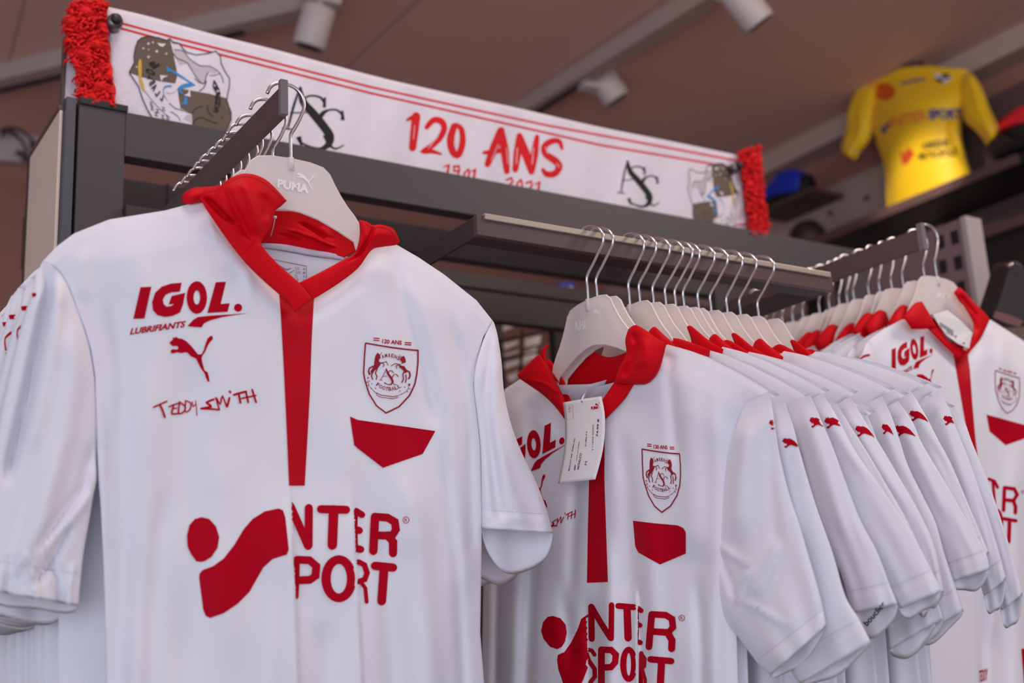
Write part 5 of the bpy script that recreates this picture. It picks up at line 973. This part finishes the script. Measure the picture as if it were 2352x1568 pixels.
# dark bags hanging right of the upright
BAG = mat('dark_bag_cloth', (46, 38, 40), .6); 
def bag(label, pts, band, d, glit):
    t = thing('sports_bag', label, 'bag', at(*pts[0], d)); n = CAMR@np.array([0, 0, 1.])
    V, Fc = prism([at(x, y, d) for x, y in pts], n*0, n*.08); obj('body', V, Fc, BAG, t, smooth=False, bevel=.006)
    if band: V, Fc = prism([at(x, y, d-.004) for x, y in band], n*0, n*.004); obj('band', V, Fc, mat('dusty_pink', (124, 84, 84), .7), t, smooth=False)
    for x0, y0, x1, y1, r in glit: V, Fc = tube([at(x0, y0, d-.006), at(x1, y1, d-.006)], r, 8); obj('buckle', V, Fc, CHROMEW, t)
BZ2 = sc(4.48, 2050, 450)
bag('dark bag with pink band and silver buckle at the right edge of the photo', [BZ2(p) for p in [(1210, 700), (1260, 660), (1340, 700), (1400, 820), (1400, 1340), (1330, 1350), (1040, 1250), (1130, 980), (1180, 820)]], [BZ2(p) for p in [(1060, 1185), (1200, 1220), (1345, 1285), (1310, 1350), (1180, 1310), (1040, 1250)]], 2.0, [(2318, 606, 2322, 612, .006)])
bag('dark bag with a row of silver buckles right behind the slotted upright', [BZ2(p) for p in [(850, 790), (1000, 810), (1130, 860), (1160, 900), (1100, 1200), (900, 1150)]], None, 2.3, [(2250, 655, 2266, 661, .007), (2272, 665, 2296, 674, .005), (2238, 640, 2243, 646, .005)])
# wall-mounted unit with cables, far left
eu = thing('wall_unit', 'pale blurred wall unit with black looping cables at the left edge', 'wall unit', at(40, 332, 3.6))
q0 = at(-40, 292, 3.6); q1 = at(112, 372, 3.6); n = CAMR@np.array([0, 0, 1.])
V, Fc = prism([at(-60, 285, 3.6), at(112, 318, 3.6), at(98, 378, 3.6), at(-60, 362, 3.6)], n*0, n*.12); obj('casing', V, Fc, mat('grey_casing', (176, 158, 158), .6), eu, smooth=False)
for pts in ([(-10, 303), (22, 293), (48, 300), (70, 318), (82, 330)], [(-8, 300), (25, 306), (48, 322), (58, 342), (58, 362)], [(0, 316), (22, 300), (40, 312)]):
    V, Fc = tube(smooth_path([at(x, y, 3.56) for x, y in pts], 5), .004, 6); obj('cable', V, Fc, BLACK, eu)
for x, y, a, b in ((80, 332, 12, 8), (58, 362, 9, 8), (42, 350, 6, 6), (78, 356, 6, 6)):
    V, Fc = prism([at(x-a, y-b, 3.555), at(x+a, y-b*.6, 3.555), at(x+a, y+b, 3.555), at(x-a, y+b, 3.555)], n*0, n*.02); obj('plug', V, Fc, BLACK, eu, smooth=False)
# wire shelving with pale boxes, far behind between the two rows
wsx = thing('wire_shelving', 'blurred shelving with pale boxes seen between the closest shirt and the middle row', 'shelving', at(1190, 820, 3.0))
PB = mat('pale_box', (250, 240, 235), .6)
ZC = sc(6.031, 1150, 640)
for p0, p1, w in (((-200, 900), (760, 690), 40), ((300, 700), (280, 1300), 40), ((-100, 1150), (560, 1000), 30)):
    a = at(*ZC(p0), 2.8); b = at(*ZC(p1), 2.8); V, Fc = tube([a, b], w/6.031*2.8/2850/2, 8); obj('bar', V, Fc, BLACK, wsx)
for pts in ([(0, 650), (215, 650), (0, 740), (-80, 700)], [(-30, 920), (240, 850), (250, 900), (0, 1000)], [(340, 830), (560, 780), (540, 900), (330, 950)], [(20, 1180), (260, 1110), (260, 1180), (0, 1270)], [(330, 1020), (500, 950), (500, 1080), (300, 1200)], [(90, 1340), (240, 1290), (220, 1400), (120, 1420)], [(0, 1060), (250, 990), (250, 1020), (0, 1090)]):
    V, Fc = prism([at(*ZC(p), 2.9) for p in pts], n*0, n*.05); obj('carton', V, Fc, PB, wsx, smooth=False)
q = onY(1300, 655, 2.05)
bb_ = thing('blue_trainer', 'small blue shoe seen through the gap under the beam', 'shoe', q)
V, Fc = prism([onY(x, y, 2.05) for x, y in [(1282, 660), (1288, 648), (1302, 650), (1308, 645), (1320, 650), (1322, 662), (1305, 664)]], (0, 0, 0), (0, .05, 0)); obj('upper', V, Fc, MATS['royal_blue'], bb_, bevel=.003)
V, Fc = prism([onY(x, y, 2.049) for x, y in [(1305, 658), (1316, 657), (1318, 664), (1308, 664)]], (0, 0, 0), (0, .01, 0)); obj('heel_patch', V, Fc, PAPER, bb_)

for x, y in ((-60, 900), (760, 690)):
    a = at(*ZC((x, y)), 2.83); V, Fc = box(a[0]-.012, a[0]+.012, a[1]-.012, a[1]+.012, 0, a[2]+.1); obj('post', V, Fc, BLACK, wsx, smooth=False)

rb = [o for o in bpy.data.objects if o.name.startswith('football_boot.001')][0]
bv = np.array([tuple(v.co+Vector(wloc(rb))) for c_ in rb.children for v in c_.data.vertices]); lo, hi = bv.min(0), bv.max(0)
boxo('boot_ledge', (hi[0]-.02, 3.149, lo[1]-.05, hi[1]+.02, lo[2]-.045, lo[2]-.02), SHM, sh)
lb = [o for o in bpy.data.objects if o.name == 'football_boot'][0]
bw = np.array([tuple(v.co+Vector(wloc(lb))) for c_ in lb.children for v in c_.data.vertices]); l2, h2_ = bw.min(0), bw.max(0)
boxo('boot_ledge', (l2[0]-.01, 3.104, l2[1]-.03, h2_[1]+.03, l2[2]-.012, l2[2]), SHM, sh)
boxo('boot_riser', (lo[0]-.012, 3.10, lo[1]-.02, hi[1]+.0, lo[2]-.02, lo[2]), BLACK, sh)
bgs = [o for o in bpy.data.objects if o.name.startswith('sports_bag.001')][0]
V, Fc = tube(smooth_path([at(2262, 640, 2.31), at(2250, 600, 2.32), Vector((X0+.03, Y0+.04, 2.22))], 6), .005, 8); obj('strap', V, Fc, BAG, bgs)
for o in bpy.data.objects:
    if o.parent is None and o.get('label') and len(o['label'].split()) > 16: print('LONG', o.name, o['label'])
